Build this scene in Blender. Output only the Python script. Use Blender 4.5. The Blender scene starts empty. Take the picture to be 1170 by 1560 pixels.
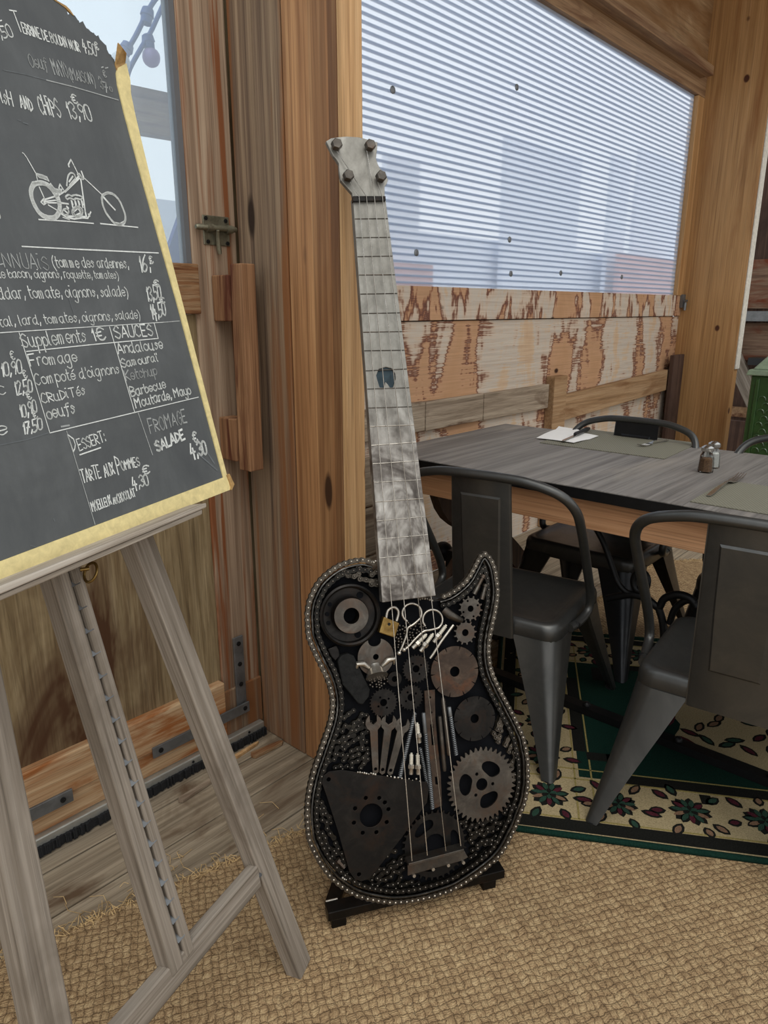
import bpy, math, random
from mathutils import Vector, Matrix
from mathutils.geometry import tessellate_polygon
random.seed(7)
SC = bpy.context.scene
COL = SC.collection

# ------------------------------------------------------------------ camera, world, exposure
F_PX, CX, CY = 1086.0, 585.0, 780.0            # for the 1170 x 1560 frame
TILT, AZ, CAM_H = math.radians(15.9), math.radians(41.9), 1.35
FH = Vector((math.cos(AZ), math.sin(AZ), 0)); RT = Vector((math.sin(AZ), -math.cos(AZ), 0)); UP = Vector((0, 0, 1))
FWD = FH * math.cos(TILT) - UP * math.sin(TILT); CUP = UP * math.cos(TILT) + FH * math.sin(TILT)
EYE = Vector((0, 0, CAM_H))
cam = bpy.data.cameras.new('camera'); camo = bpy.data.objects.new('camera', cam); COL.objects.link(camo)
camo.matrix_world = Matrix(((RT.x, CUP.x, -FWD.x, 0), (RT.y, CUP.y, -FWD.y, 0), (RT.z, CUP.z, -FWD.z, CAM_H), (0, 0, 0, 1)))
cam.sensor_fit = 'VERTICAL'; cam.sensor_height = 24.0; cam.sensor_width = 18.0
cam.lens = 24.0 * F_PX / 1560.0
cam.clip_start = 0.05; cam.clip_end = 200
SC.camera = camo
SC.view_settings.view_transform = 'Standard'; SC.view_settings.look = 'None'
SC.view_settings.gamma = 1.0; SC.view_settings.use_curve_mapping = False
SC.view_settings.exposure = EXPOSURE = 0.05
try:
    SC.cycles.max_bounces = 8; SC.cycles.transparent_max_bounces = 16; SC.cycles.use_denoising = True
    SC.cycles.caustics_reflective = False; SC.cycles.caustics_refractive = False
except Exception:
    pass
world = bpy.data.worlds.new('overcast_sky'); SC.world = world; world.use_nodes = True
wt = world.node_tree; wt.nodes.clear()
w_out = wt.nodes.new('ShaderNodeOutputWorld'); w_bg = wt.nodes.new('ShaderNodeBackground')
w_tc = wt.nodes.new('ShaderNodeTexCoord'); w_sep = wt.nodes.new('ShaderNodeSeparateXYZ'); w_rmp = wt.nodes.new('ShaderNodeValToRGB')
wt.links.new(w_tc.outputs['Generated'], w_sep.inputs[0]); wt.links.new(w_sep.outputs['Z'], w_rmp.inputs[0])
wt.links.new(w_rmp.outputs[0], w_bg.inputs[0]); wt.links.new(w_bg.outputs[0], w_out.inputs[0])
w_rmp.color_ramp.elements[0].position = 0.0; w_rmp.color_ramp.elements[0].color = (1.0, 0.99, 0.97, 1)
w_rmp.color_ramp.elements[1].position = 0.9; w_rmp.color_ramp.elements[1].color = (0.86, 0.93, 1.0, 1)
w_bg.inputs[1].default_value = 1.2
sun = bpy.data.lights.new('hazy_sun', 'SUN'); sun.energy = 1.2; sun.angle = math.radians(45); sun.color = (1.0, 0.95, 0.87)
suno = bpy.data.objects.new('hazy_sun', sun); COL.objects.link(suno); suno.location = (-1, -2, 5)
suno.rotation_euler = Vector((0.35, 0.45, -1.0)).to_track_quat('-Z', 'Y').to_euler()

# ------------------------------------------------------------------ picture rays onto real planes
def ray(x, y): return RT * ((x - CX) / F_PX) - CUP * ((y - CY) / F_PX) + FWD
def on_z(x, y, z=0.0):
    d = ray(x, y); return EYE + d * ((z - CAM_H) / d.z)
def on_x(x, y, X):
    d = ray(x, y); return EYE + d * (X / d.x)
def on_y(x, y, Y):
    d = ray(x, y); return EYE + d * (Y / d.y)
class Frame:                                     # a leaning plane: origin o, right a, up t, normal n towards the room
    def __init__(s, o, a, lean):
        s.o = Vector(o); s.a = Vector(a).normalized(); nh = Vector((-s.a.y, s.a.x, 0))
        s.t = nh * math.sin(lean) + UP * math.cos(lean); s.n = s.a.cross(s.t)
        s.m = Matrix(((s.a.x, s.t.x, s.n.x, s.o.x), (s.a.y, s.t.y, s.n.y, s.o.y), (s.a.z, s.t.z, s.n.z, s.o.z), (0, 0, 0, 1)))
    def l(s, x, y, off=0.0):
        d = ray(x, y); p0 = s.o + s.n * off
        q = EYE + d * ((p0 - EYE).dot(s.n) / d.dot(s.n)) - s.o
        return Vector((q.dot(s.a), q.dot(s.t)))

# ------------------------------------------------------------------ object helpers
def tag(o, label=None, cat=None, group=None, kind=None):
    if label: o['label'] = label
    if cat: o['category'] = cat
    if group: o['group'] = group
    if kind: o['kind'] = kind
    return o
def empty(name, mat=None, loc=(0, 0, 0), rz=0.0):
    o = bpy.data.objects.new(name, None); COL.objects.link(o); o.empty_display_size = 0.05
    o.matrix_basis = mat.copy() if mat is not None else Matrix.Translation(Vector(loc)) @ Matrix.Rotation(rz, 4, 'Z')
    return o
def thing(name, label, cat, mat=None, loc=(0, 0, 0), rz=0.0, group=None, kind=None):
    return tag(empty(name, mat, loc, rz), label, cat, group, kind)
class MB:
    def __init__(s): s.v = []; s.f = []; s.mi = []; s.cur = 0
    def add(s, vs, fs):
        b = len(s.v); s.v += [tuple(v) for v in vs]
        for f in fs: s.f.append([b + i for i in f]); s.mi.append(s.cur)
        return s
    def box(s, x0, x1, y0, y1, z0, z1):
        v = [(x, y, z) for z in (z0, z1) for y in (y0, y1) for x in (x0, x1)]
        return s.add(v, [(0, 2, 3, 1), (4, 5, 7, 6), (0, 1, 5, 4), (2, 6, 7, 3), (0, 4, 6, 2), (1, 3, 7, 5)])
    def hexa(s, bot, top):                       # four bottom points and four top points, both counter-clockwise from above
        return s.add(list(bot) + list(top), [(3, 2, 1, 0), (4, 5, 6, 7), (0, 1, 5, 4), (1, 2, 6, 5), (2, 3, 7, 6), (3, 0, 4, 7)])
    def prism(s, poly, z0, z1, holes=()):
        area = sum(poly[i][0] * poly[(i + 1) % len(poly)][1] - poly[(i + 1) % len(poly)][0] * poly[i][1] for i in range(len(poly)))
        poly = list(poly) if area > 0 else list(poly)[::-1]
        loops = [poly]
        for h in holes:
            ah = sum(h[i][0] * h[(i + 1) % len(h)][1] - h[(i + 1) % len(h)][0] * h[i][1] for i in range(len(h)))
            loops.append(list(h) if ah < 0 else list(h)[::-1])
        flat = [p for lp in loops for p in lp]; n = len(flat)
        tris = tessellate_polygon([[Vector((p[0], p[1], 0)) for p in lp] for lp in loops])
        fs = []
        for t in tris:
            a, b, c = [Vector(flat[i][:2]) for i in t]
            if (b - a).cross(c - a) < 0: t = (t[0], t[2], t[1])
            fs.append(tuple(n + i for i in t)); fs.append((t[2], t[1], t[0]))
        k = 0
        for lp in loops:
            m = len(lp)
            for i in range(m):
                j = (i + 1) % m; fs.append((k + i, k + j, n + k + j, n + k + i))
            k += m
        return s.add([(p[0], p[1], z0) for p in flat] + [(p[0], p[1], z1) for p in flat], fs)
    def tube(s, pts, r, seg=8, closed=False, caps=True):
        pts = [Vector(p) for p in pts]; n = len(pts); rs = r if isinstance(r, (list, tuple)) else [r] * n
        vs = []; fs = []; ref = None
        for i, p in enumerate(pts):
            if closed: d = pts[(i + 1) % n] - pts[i - 1]
            else: d = pts[min(i + 1, n - 1)] - pts[max(i - 1, 0)]
            d = d.normalized() if d.length > 1e-9 else Vector((0, 0, 1))
            if ref is None: ref = d.orthogonal().normalized()
            ref = (ref - d * ref.dot(d)); ref = ref.normalized() if ref.length > 1e-6 else d.orthogonal().normalized()
            b = d.cross(ref)
            for k in range(seg):
                a = 2 * math.pi * k / seg; vs.append(p + (ref * math.cos(a) + b * math.sin(a)) * rs[i])
        for i in range(n if closed else n - 1):
            j = (i + 1) % n
            for k in range(seg):
                k2 = (k + 1) % seg; fs.append((i * seg + k, i * seg + k2, j * seg + k2, j * seg + k))
        if not closed and caps:
            fs.append(tuple(range(seg - 1, -1, -1))); fs.append(tuple((n - 1) * seg + k for k in range(seg)))
        return s.add(vs, fs)
    def lathe(s, p0, p1, prof, seg=14):          # prof: (t along p0-p1 in 0..1, radius)
        p0, p1 = Vector(p0), Vector(p1); d = p1 - p0; u = d.normalized().orthogonal().normalized(); w = d.normalized().cross(u)
        vs = []; fs = []
        for t, r in prof:
            c = p0 + d * t
            for k in range(seg):
                a = 2 * math.pi * k / seg; vs.append(c + (u * math.cos(a) + w * math.sin(a)) * max(r, 1e-5))
        m = len(prof)
        for i in range(m - 1):
            for k in range(seg):
                k2 = (k + 1) % seg; fs.append((i * seg + k, i * seg + k2, (i + 1) * seg + k2, (i + 1) * seg + k))
        fs.append(tuple(range(seg - 1, -1, -1))); fs.append(tuple((m - 1) * seg + k for k in range(seg)))
        return s.add(vs, fs)
    def ball(s, c, r, seg=6, rings=4):
        c = Vector(c)
        return s.lathe(c - Vector((0, 0, r)), c + Vector((0, 0, r)), [((1 - math.cos(math.pi * i / rings)) / 2, r * math.sin(math.pi * i / rings)) for i in range(rings + 1)], seg)
    def build(s, name, mat, parent=None, m=None, smooth=None, bevel=0.0, kind=None):
        me = bpy.data.meshes.new(name); me.from_pydata([tuple(v) for v in s.v], [], s.f)
        mats = mat if isinstance(mat, (list, tuple)) else [mat]
        for q in mats: me.materials.append(q)
        if len(mats) > 1: me.polygons.foreach_set('material_index', s.mi)
        if smooth is not None:
            me.polygons.foreach_set('use_smooth', [True] * len(me.polygons)); me.update()
            try: me.set_sharp_from_angle(angle=math.radians(smooth))
            except Exception: pass
        me.update()
        o = bpy.data.objects.new(name, me); COL.objects.link(o)
        if parent is not None: o.parent = parent
        if m is not None: o.matrix_basis = m
        if bevel:
            b = o.modifiers.new('bevel', 'BEVEL'); b.width = bevel; b.segments = 2; b.limit_method = 'ANGLE'; b.angle_limit = math.radians(40)
        if kind: o['kind'] = kind
        return o
def world_in(parent):                            # matrix for a child whose mesh is written in world coordinates
    return parent.matrix_basis.inverted()
def bar(name, p, q, w, t, wdir, mat, parent=None, pm=None, bevel=0.003):
    """a straight piece of timber from p to q (in the parent's space), w wide along wdir, t thick; grain runs along its own Z"""
    p, q = Vector(p), Vector(q); z = (q - p).normalized(); x = Vector(wdir); x = (x - z * x.dot(z)).normalized(); y = z.cross(x); L = (q - p).length
    m = Matrix(((x.x, y.x, z.x, p.x), (x.y, y.y, z.y, p.y), (x.z, y.z, z.z, p.z), (0, 0, 0, 1)))
    return MB().box(-w / 2, w / 2, -t / 2, t / 2, 0, L).build(name, mat, parent, m if pm is None else pm @ m, bevel=bevel)
def circle(c, r, n=24, a0=0.0): return [(c[0] + r * math.cos(a0 + 2 * math.pi * i / n), c[1] + r * math.sin(a0 + 2 * math.pi * i / n)) for i in range(n)]
def catmull(pts, sub=6, closed=False):
    pts = [Vector(p) for p in pts]; n = len(pts); out = []
    for i in range(n if closed else n - 1):
        if closed: p0, p1, p2, p3 = pts[i - 1], pts[i], pts[(i + 1) % n], pts[(i + 2) % n]
        else: p0, p1, p2, p3 = pts[max(i - 1, 0)], pts[i], pts[i + 1], pts[min(i + 2, n - 1)]
        for k in range(sub):
            t = k / sub
            out.append(0.5 * ((2 * p1) + (p2 - p0) * t + (2 * p0 - 5 * p1 + 4 * p2 - p3) * t * t + (3 * p1 - p0 - 3 * p2 + p3) * t ** 3))
    if not closed: out.append(pts[-1])
    return out
def resample(pts, step):
    pts = [Vector(p) for p in pts]; out = [pts[0].copy()]; acc = 0.0
    for i in range(len(pts) - 1):
        a, b = pts[i], pts[i + 1]; L = (b - a).length; s = 0.0
        while L > 0 and acc + (L - s) >= step:
            s += step - acc; acc = 0.0; out.append(a + (b - a) * (s / L))
        acc += L - s
    return out

# ------------------------------------------------------------------ materials
def lin(h):
    h = h.lstrip('#'); c = [int(h[i:i + 2], 16) / 255 for i in (0, 2, 4)]
    return tuple((x / 12.92 if x <= 0.04045 else ((x + 0.055) / 1.055) ** 2.4) for x in c) + (1.0,)
class NT:
    def __init__(s, name):
        s.mat = bpy.data.materials.new(name); s.mat.use_nodes = True; s.t = s.mat.node_tree; s.t.nodes.clear()
        s.out = s.n('OutputMaterial')
    def n(s, kind, **kw):
        nd = s.t.nodes.new('ShaderNode' + kind)
        for k, v in kw.items():
            if k in nd.inputs: nd.inputs[k].default_value = v
            else: setattr(nd, k, v)
        return nd
    def lk(s, a, b): s.t.links.new(a, b)
    def coords(s, scale=(1, 1, 1), rot=(0, 0, 0), loc=(0, 0, 0)):
        tc = s.n('TexCoord'); mp = s.n('Mapping'); mp.inputs['Scale'].default_value = scale; mp.inputs['Rotation'].default_value = rot; mp.inputs['Location'].default_value = loc
        s.lk(tc.outputs['Object'], mp.inputs[0]); return mp.outputs[0]
    def noise(s, vec, scale=1.0, detail=5, rough=0.6, dist=0.0):
        nd = s.n('TexNoise', Scale=scale, Detail=detail, Roughness=rough, Distortion=dist); s.lk(vec, nd.inputs['Vector']); return nd.outputs['Fac']
    def ramp(s, fac, stops, interp='LINEAR'):
        r = s.n('ValToRGB'); cr = r.color_ramp; cr.interpolation = interp
        while len(cr.elements) < len(stops): cr.elements.new(0.5)
        for e, (p, c) in zip(cr.elements, stops):
            e.position = p; e.color = lin(c) if isinstance(c, str) else ((c, c, c, 1) if isinstance(c, (int, float)) else c)
        s.lk(fac, r.inputs[0]); return r.outputs[0]
    def mix(s, fac, a, b, mode='MIX'):
        m = s.n('MixRGB', blend_type=mode)
        for i, v in enumerate((fac, a, b)):
            sock = m.inputs[i]
            if isinstance(v, (int, float)): sock.default_value = v if i == 0 else (v, v, v, 1)
            elif isinstance(v, (tuple, list)): sock.default_value = v
            elif isinstance(v, str): sock.default_value = lin(v)
            else: s.lk(v, sock)
        return m.outputs[0]
    def math(s, op, a, b=0.0):
        m = s.n('Math', operation=op)
        for sock, v in ((m.inputs[0], a), (m.inputs[1], b)):
            if isinstance(v, (int, float)): sock.default_value = v
            else: s.lk(v, sock)
        return m.outputs[0]
    def sep(s, vec):
        q = s.n('SeparateXYZ'); s.lk(vec, q.inputs[0]); return q.outputs
    def finish(s, col, rough=0.7, metal=0.0, bump=None, bstr=0.3, bdist=0.002, spec=0.5, coat=0.0):
        p = s.n('BsdfPrincipled')
        for k, v in (('Base Color', col), ('Roughness', rough), ('Metallic', metal)):
            if isinstance(v, (int, float, tuple)): p.inputs[k].default_value = v
            elif isinstance(v, str): p.inputs[k].default_value = lin(v)
            else: s.lk(v, p.inputs[k])
        p.inputs['Specular IOR Level'].default_value = spec; p.inputs['Coat Weight'].default_value = coat
        if bump is not None:
            b = s.n('Bump', Strength=bstr, Distance=bdist); s.lk(bump, b.inputs['Height']); s.lk(b.outputs[0], p.inputs['Normal'])
        s.lk(p.outputs[0], s.out.inputs[0]); return s.mat
def wood(name, stops, axis='Z', fine=55.0, along=1.3, rough=0.75, spec=0.3, bstr=0.35, stain=None, stain_scale=(3, 3, 0.6), stain_lo=0.5, stain_hi=0.68, knots=None, kscale=5.0, ksq=0.35, dist=0.7, strips=None):
    """timber with its grain along one axis; stain: a second tone in long patches; knots: knot colour; strips: (axis, cuts per metre, strength) tone per lamella"""
    k = NT(name); sc = [fine, fine, fine]; ai = 'XYZ'.index(axis); sc[ai] = along
    v = k.coords(tuple(sc)); f = k.noise(v, 1.0, 7, 0.62, dist); col = k.ramp(f, stops)
    fib = k.noise(k.coords(tuple(4 * s if i != ai else 4 * s for i, s in enumerate(sc))), 1.0, 3, 0.6)
    col = k.mix(0.35, col, k.ramp(fib, [(0.3, 0.35), (0.7, 0.65)]), 'OVERLAY')
    pore = k.noise(k.coords(tuple(5.5 * fine if i != ai else 4.0 * along for i in range(3))), 1.0, 2, 0.5)
    col = k.mix(0.55, col, k.ramp(pore, [(0.34, 0.55), (0.46, 1.0)]), 'MULTIPLY')
    if stain:
        ss = list(stain_scale); g = k.noise(k.coords(tuple(ss), loc=(3.1, 1.7, 0.4)), 1.0, 5, 0.6, 0.8)
        col = k.mix(k.ramp(g, [(stain_lo, 0.0), (stain_hi, 1.0)]), col, stain, 'MULTIPLY' if isinstance(stain, tuple) else 'MIX')
    if strips:
        sx = [0.0, 0.0, 0.0]; sx['XYZ'.index(strips[0])] = strips[1]
        w = k.n('TexVoronoi', Scale=1.0); w.feature = 'F1'; w.voronoi_dimensions = '3D'; k.lk(k.coords(tuple(sx)), w.inputs['Vector'])
        q = k.n('SeparateColor'); k.lk(w.outputs['Color'], q.inputs[0])
        col = k.mix(strips[2], col, k.ramp(q.outputs[0], [(0.0, 0.25), (1.0, 0.75)]), 'OVERLAY')
    if knots:
        ks = [kscale] * 3; ks[ai] = kscale * ksq
        vo = k.n('TexVoronoi', Scale=1.0); k.lk(k.coords(tuple(ks)), vo.inputs['Vector'])
        col = k.mix(k.ramp(vo.outputs['Distance'], [(0.07, 1.0), (0.105, 0.0)]), col, knots)
    return k.finish(col, rough, 0, k.mix(0.5, f, fib), bstr, 0.003, spec)
def plain(name, col, rough=0.5, metal=0.0, var=0.0, vscale=12.0, bstr=0.0, spec=0.5, coat=0.0, rvar=0.0):
    k = NT(name)
    if not var and not bstr: return k.finish(lin(col) if isinstance(col, str) else col, rough, metal, spec=spec, coat=coat)
    f = k.noise(k.coords((vscale,) * 3), 1.0, 6, 0.65, 0.5); c = lin(col)
    lo = tuple(x * (1 - var) for x in c[:3]) + (1,); hi = tuple(min(1, x * (1 + var)) for x in c[:3]) + (1,)
    r = k.ramp(f, [(0.25, max(0.02, rough - rvar)), (0.75, min(1, rough + rvar))]) if rvar else rough
    return k.finish(k.ramp(f, [(0.3, lo), (0.7, hi)]), r, metal, f if bstr else None, bstr, 0.002, spec, coat)

# ------------------------------------------------------------------ the materials of the place
M = {}
M['post'] = wood('orange_post_timber', [(0.2, '#5e4029'), (0.42, '#8a623f'), (0.58, '#a1774f'), (0.8, '#b68f65')], 'Z', 60, 1.0, 0.6, 0.35, 0.3, '#6b4326', (9, 9, 0.5), 0.5, 0.72, '#3a2312', 6.0, 0.3, strips=('Y', 26.0, 0.55))
M['post_face'] = wood('pale_larch_edge', [(0.2, '#8a6540'), (0.45, '#b18a5e'), (0.6, '#c39d70'), (0.82, '#d3b187')], 'Z', 55, 1.2, 0.6, 0.3, 0.25, None, knots='#5a371c', kscale=7.0, ksq=0.5)
M['post_grey'] = wood('weathered_grey_brown_timber', [(0.2, '#3f3229'), (0.42, '#6b5848'), (0.58, '#89745d'), (0.8, '#a3907a')], 'Z', 60, 0.9, 0.8, 0.2, 0.5, '#7c5232', (9, 9, 0.5), 0.48, 0.62, '#2f241c', 5.0, 0.3)
M['stile'] = wood('red_stained_weathered_timber', [(0.2, '#65503f'), (0.42, '#8c7560'), (0.6, '#a38d76'), (0.82, '#bba78f')], 'Z', 45, 0.8, 0.7, 0.25, 0.4, '#7a4a2c', (24, 24, 0.7), 0.52, 0.62, '#33241a', 4.0, 0.3)
M['rail_rough'] = wood('rough_sawn_red_brown_board', [(0.25, '#54301d'), (0.45, '#7c5638'), (0.62, '#94785a'), (0.8, '#a8957c')], 'X', 90, 5.0, 0.85, 0.2, 0.6)
M['door_ply'] = wood('water_stained_old_plywood', [(0.2, '#4a3c2b'), (0.42, '#7a684c'), (0.6, '#958364'), (0.8, '#ab9a7c')], 'Z', 48, 2.2, 0.85, 0.15, 0.3, '#4b3322', (3.2, 3.2, 1.3), 0.52, 0.66)
M['batten'] = wood('orange_stained_pale_batten', [(0.2, '#6e5138'), (0.42, '#a98662'), (0.6, '#bfa27e'), (0.82, '#cdb697')], 'X', 45, 1.4, 0.75, 0.2, 0.35, '#925a30', (2.2, 10, 14), 0.46, 0.6, '#4a2f1e', 5.0, 0.4)
M['handle_wood'] = wood('worn_brown_handle_timber', [(0.2, '#4b3323'), (0.42, '#7d5a3f'), (0.6, '#946f50'), (0.82, '#a98663')], 'Z', 60, 1.2, 0.75, 0.2, 0.4, '#553021', (14, 14, 2.0), 0.5, 0.62)
M['beam'] = wood('brown_glazed_timber', [(0.2, '#5c4530'), (0.42, '#84664a'), (0.6, '#977858'), (0.82, '#aa8c6b')], 'X', 40, 0.8, 0.65, 0.3, 0.3, '#5e3a22', (0.9, 8, 10), 0.5, 0.66, '#3b2416', 2.6, 0.35)
M['ply_upper'] = wood('amber_plywood', [(0.2, '#6a5038'), (0.42, '#8c6d4d'), (0.6, '#9c7e5b'), (0.82, '#ab8e6c')], 'X', 22, 1.0, 0.65, 0.3, 0.2, '#7a5530', (1.2, 3, 4), 0.5, 0.7)
M['post_far'] = wood('knotty_spruce_post', [(0.2, '#86623e'), (0.42, '#ab8152'), (0.6, '#ba9060'), (0.82, '#c9a173')], 'Z', 34, 0.7, 0.55, 0.35, 0.2, '#8a5a30', (6, 6, 0.6), 0.5, 0.75, '#4a2614', 4.6, 0.75)
M['grey_board'] = wood('bleached_grey_board', [(0.2, '#5b4d40'), (0.42, '#8a7a68'), (0.6, '#a69682'), (0.82, '#b9ab97')], 'X', 34, 1.4, 0.85, 0.15, 0.45, '#5d4636', (2.5, 9, 9), 0.55, 0.72, '#40332a', 3.0, 0.5)
M['tan_board'] = wood('tan_plank', [(0.2, '#75583d'), (0.42, '#967655'), (0.6, '#a98a68'), (0.82, '#b89c7b')], 'X', 34, 1.0, 0.8, 0.2, 0.3, '#7d5a3c', (1.5, 8, 8), 0.52, 0.7)
M['dark_board'] = wood('dark_brown_boards', [(0.2, '#2e231e'), (0.42, '#4a3830'), (0.6, '#5b463b'), (0.82, '#6f5848')], 'Z', 30, 1.0, 0.8, 0.2, 0.3, '#3a2c26', (3, 3, 1.5), 0.5, 0.7)
M['redgrey_board'] = wood('reddish_stained_boards', [(0.2, '#4c3a30'), (0.42, '#735c4c'), (0.6, '#87705d'), (0.82, '#9b8672')], 'Y', 28, 1.2, 0.85, 0.15, 0.3, '#6a3a28', (3, 1.4, 5), 0.48, 0.62)
M['floor'] = wood('weathered_floor_planks', [(0.18, '#4a4034'), (0.4, '#7d705e'), (0.58, '#998b76'), (0.82, '#b3a58f')], 'X', 30, 0.9, 0.85, 0.2, 0.55, '#5d4a38', (2.6, 6, 6), 0.54, 0.7, '#4a3a2c', 4.0, 0.45, 1.2)
M['grey_wood'] = wood('silvered_easel_timber', [(0.2, '#4f473e'), (0.42, '#776d61'), (0.58, '#8d8377'), (0.82, '#a39a8e')], 'Z', 70, 1.5, 0.8, 0.2, 0.3, '#5f554a', (9, 9, 2), 0.5, 0.72)
M['zinc'] = plain('dull_zinc_steel', '#77797a', 0.5, 0.75, 0.25, 20, rvar=0.1)
M['alu'] = plain('brushed_aluminium_strip', '#bdbdb6', 0.42, 0.8, 0.12, 30)
M['brass_old'] = plain('tarnished_brass_steel', '#7d7a68', 0.42, 0.75, 0.3, 60, rvar=0.12)
M['black_brush'] = plain('black_brush_bristles', '#121214', 0.85, 0, 0.5, 160, 0.8)
M['screw'] = plain('dark_screw_head', '#2c2d2e', 0.35, 0.7)
M['gasket'] = plain('grey_glazing_bead', '#5f6062', 0.6)
M['white_paint'] = plain('chipped_white_paint', '#d9d3c6', 0.7, 0, 0.2, 40)

def stained_ply(name, stretch, seed, freq=1.0, TEAR=0.22):
    """peeling plywood: amber and bleached patches with dark red-brown rims, the rims torn along the grain"""
    k = NT(name); tear = k.noise(k.coords((3.5, 3.5, 120)), 1.0, 5, 0.65)
    tc = k.n('TexCoord'); mp = k.n('Mapping'); mp.inputs['Scale'].default_value = stretch; mp.inputs['Location'].default_value = seed
    k.lk(tc.outputs['Object'], mp.inputs[0]); f = k.noise(mp.outputs[0], freq, 4, 0.55, 0.35)
    f2 = k.math('ADD', f, k.math('MULTIPLY', k.math('SUBTRACT', tear, 0.5), TEAR))
    col = k.ramp(f2, [(0.0, '#a17858'), (0.36, '#b48c69'), (0.455, '#b8906f'), (0.474, '#93664c'), (0.49, '#623f36'), (0.507, '#8c6753'), (0.53, '#c2ad98'), (0.60, '#bfb4a6'), (0.66, '#c4a98c'), (1.0, '#b58e6b')])
    g = k.noise(k.coords((2.5, 2.5, 120)), 1.0, 6, 0.65, 0.5)
    col = k.mix(0.5, col, k.ramp(g, [(0.28, 0.3), (0.5, 0.5), (0.75, 0.68)]), 'OVERLAY')
    vo = k.n('TexVoronoi', Scale=1.0); k.lk(k.coords((2.6, 2.6, 4.2), loc=seed), vo.inputs['Vector'])
    col = k.mix(k.ramp(vo.outputs['Distance'], [(0.045, 1.0), (0.08, 0.0)]), col, '#3a2219')
    return k.finish(col, 0.75, 0, k.mix(0.5, g, f2), 0.3, 0.003, 0.2)
M['ply_drip'] = stained_ply('drip_stained_plywood', (6.5, 6.5, 2.2), (0.3, 0, 4.1), 1.0, 0.06)
M['ply_torn'] = stained_ply('peeling_stained_plywood', (3.4, 3.4, 1.5), (2.3, 0, 1.2), 1.0, 0.26)

def sheet_material():                            # ribbed twin-wall plastic: some light goes straight through, some is scattered
    k = NT('clear_twin_wall_plastic'); tr = k.n('BsdfTransparent'); tr.inputs[0].default_value = (0.93, 0.96, 1.0, 1)
    tl = k.n('BsdfTranslucent'); tl.inputs[0].default_value = (0.92, 0.95, 1.0, 1); gl = k.n('BsdfGlossy', Roughness=0.25)
    a = k.n('MixShader'); a.inputs[0].default_value = 0.27; k.lk(tr.outputs[0], a.inputs[1]); k.lk(tl.outputs[0], a.inputs[2])
    b = k.n('MixShader'); b.inputs[0].default_value = 0.03; k.lk(a.outputs[0], b.inputs[1]); k.lk(gl.outputs[0], b.inputs[2])
    k.lk(b.outputs[0], k.out.inputs[0]); return k.mat
def hazy_glass():
    k = NT('scratched_hazy_pane'); tr = k.n('BsdfTransparent'); tr.inputs[0].default_value = (0.90, 0.96, 1.0, 1)
    tl = k.n('BsdfTranslucent'); tl.inputs[0].default_value = (0.86, 0.93, 1.0, 1); gl = k.n('BsdfGlossy', Roughness=0.15)
    a = k.n('MixShader'); a.inputs[0].default_value = 0.26; k.lk(tr.outputs[0], a.inputs[1]); k.lk(tl.outputs[0], a.inputs[2])
    b = k.n('MixShader'); b.inputs[0].default_value = 0.03; k.lk(a.outputs[0], b.inputs[1]); k.lk(gl.outputs[0], b.inputs[2])
    k.lk(b.outputs[0], k.out.inputs[0]); return k.mat
def rib_material():
    k = NT('milky_plastic_web'); tr = k.n('BsdfTransparent'); tr.inputs[0].default_value = (0.72, 0.77, 0.86, 1)
    df = k.n('BsdfTranslucent'); df.inputs[0].default_value = (0.62, 0.66, 0.72, 1); d2 = k.n('BsdfDiffuse'); d2.inputs[0].default_value = (0.5, 0.53, 0.58, 1)
    a = k.n('MixShader'); a.inputs[0].default_value = 0.5; k.lk(df.outputs[0], a.inputs[1]); k.lk(d2.outputs[0], a.inputs[2])
    b = k.n('MixShader'); b.inputs[0].default_value = 0.6; k.lk(tr.outputs[0], b.inputs[1]); k.lk(a.outputs[0], b.inputs[2])
    k.lk(b.outputs[0], k.out.inputs[0]); return k.mat
M['sheet'] = sheet_material(); M['hazy'] = hazy_glass(); M['rib'] = rib_material()

# ------------------------------------------------------------------ the setting: floor, walls, posts, window, door
def struct(name, label=None, loc=(0, 0, 0)):
    o = empty(name, None, loc); o['kind'] = 'structure'
    if label: o['label'] = label
    return o
fl = MB(); y = 2.2; rr = random.Random(3)
while y > -3.0:
    fl.box(-3.0, 9.0, y - 0.146, y - 0.003, -0.03, 0.0 - rr.random() * 0.002); y -= 0.149
tag(fl.build('floor', M['floor'], bevel=0.002), 'weathered grey brown plank floor under the woven mat', kind='structure')
tag(MB().box(-12, 16, 2.3, 20, -0.2, -0.05).build('ground', plain('grey_paving', '#8f8f8a', 0.9, 0, 0.2, 2)), 'grey paved ground outside beyond the walls', kind='structure')

WY = 2.2
wb = struct('wall_back', 'peeling stained plywood wall with plank rails under the ribbed window')
MB().box(1.72, 6.06, WY, WY + 0.04, 0, 1.292).build('plywood_panel', M['ply_torn'], wb)
MB().box(1.72, 5.98, WY + 0.041, WY + 0.05, 1.25, 1.34).build('gap_blocker', M['dark_board'], wb)  # added behind the joint so no sky shines through the gap
MB().box(1.72, 5.985, WY - 0.014, WY + 0.03, 1.297, 1.452).build('drip_stained_board', M['ply_drip'], wb, bevel=0.003)
for x0, x1, z0, z1, m in ((2.0, 2.72, .775, .918, 'grey_board'), (2.726, 3.22, .772, .915, 'grey_board'), (3.226, 3.92, .768, .912, 'grey_board')):
    MB().box(x0, x1, WY - 0.03, WY - 0.001, z0, z1).build('plank_rail', M[m], wb, bevel=0.004)
for z0, z1 in ((0.0, .22), (.228, .46), (.468, .70)):
    MB().box(1.76, 2.7, WY - 0.024, WY - 0.001, z0, z1).build('skirting_plank', M['grey_board'], wb, bevel=0.01)
MB().box(3.93, 4.09, WY - 0.06, WY - 0.001, 0, .955).build('batten', M['tan_board'], wb, bevel=0.004)
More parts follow.
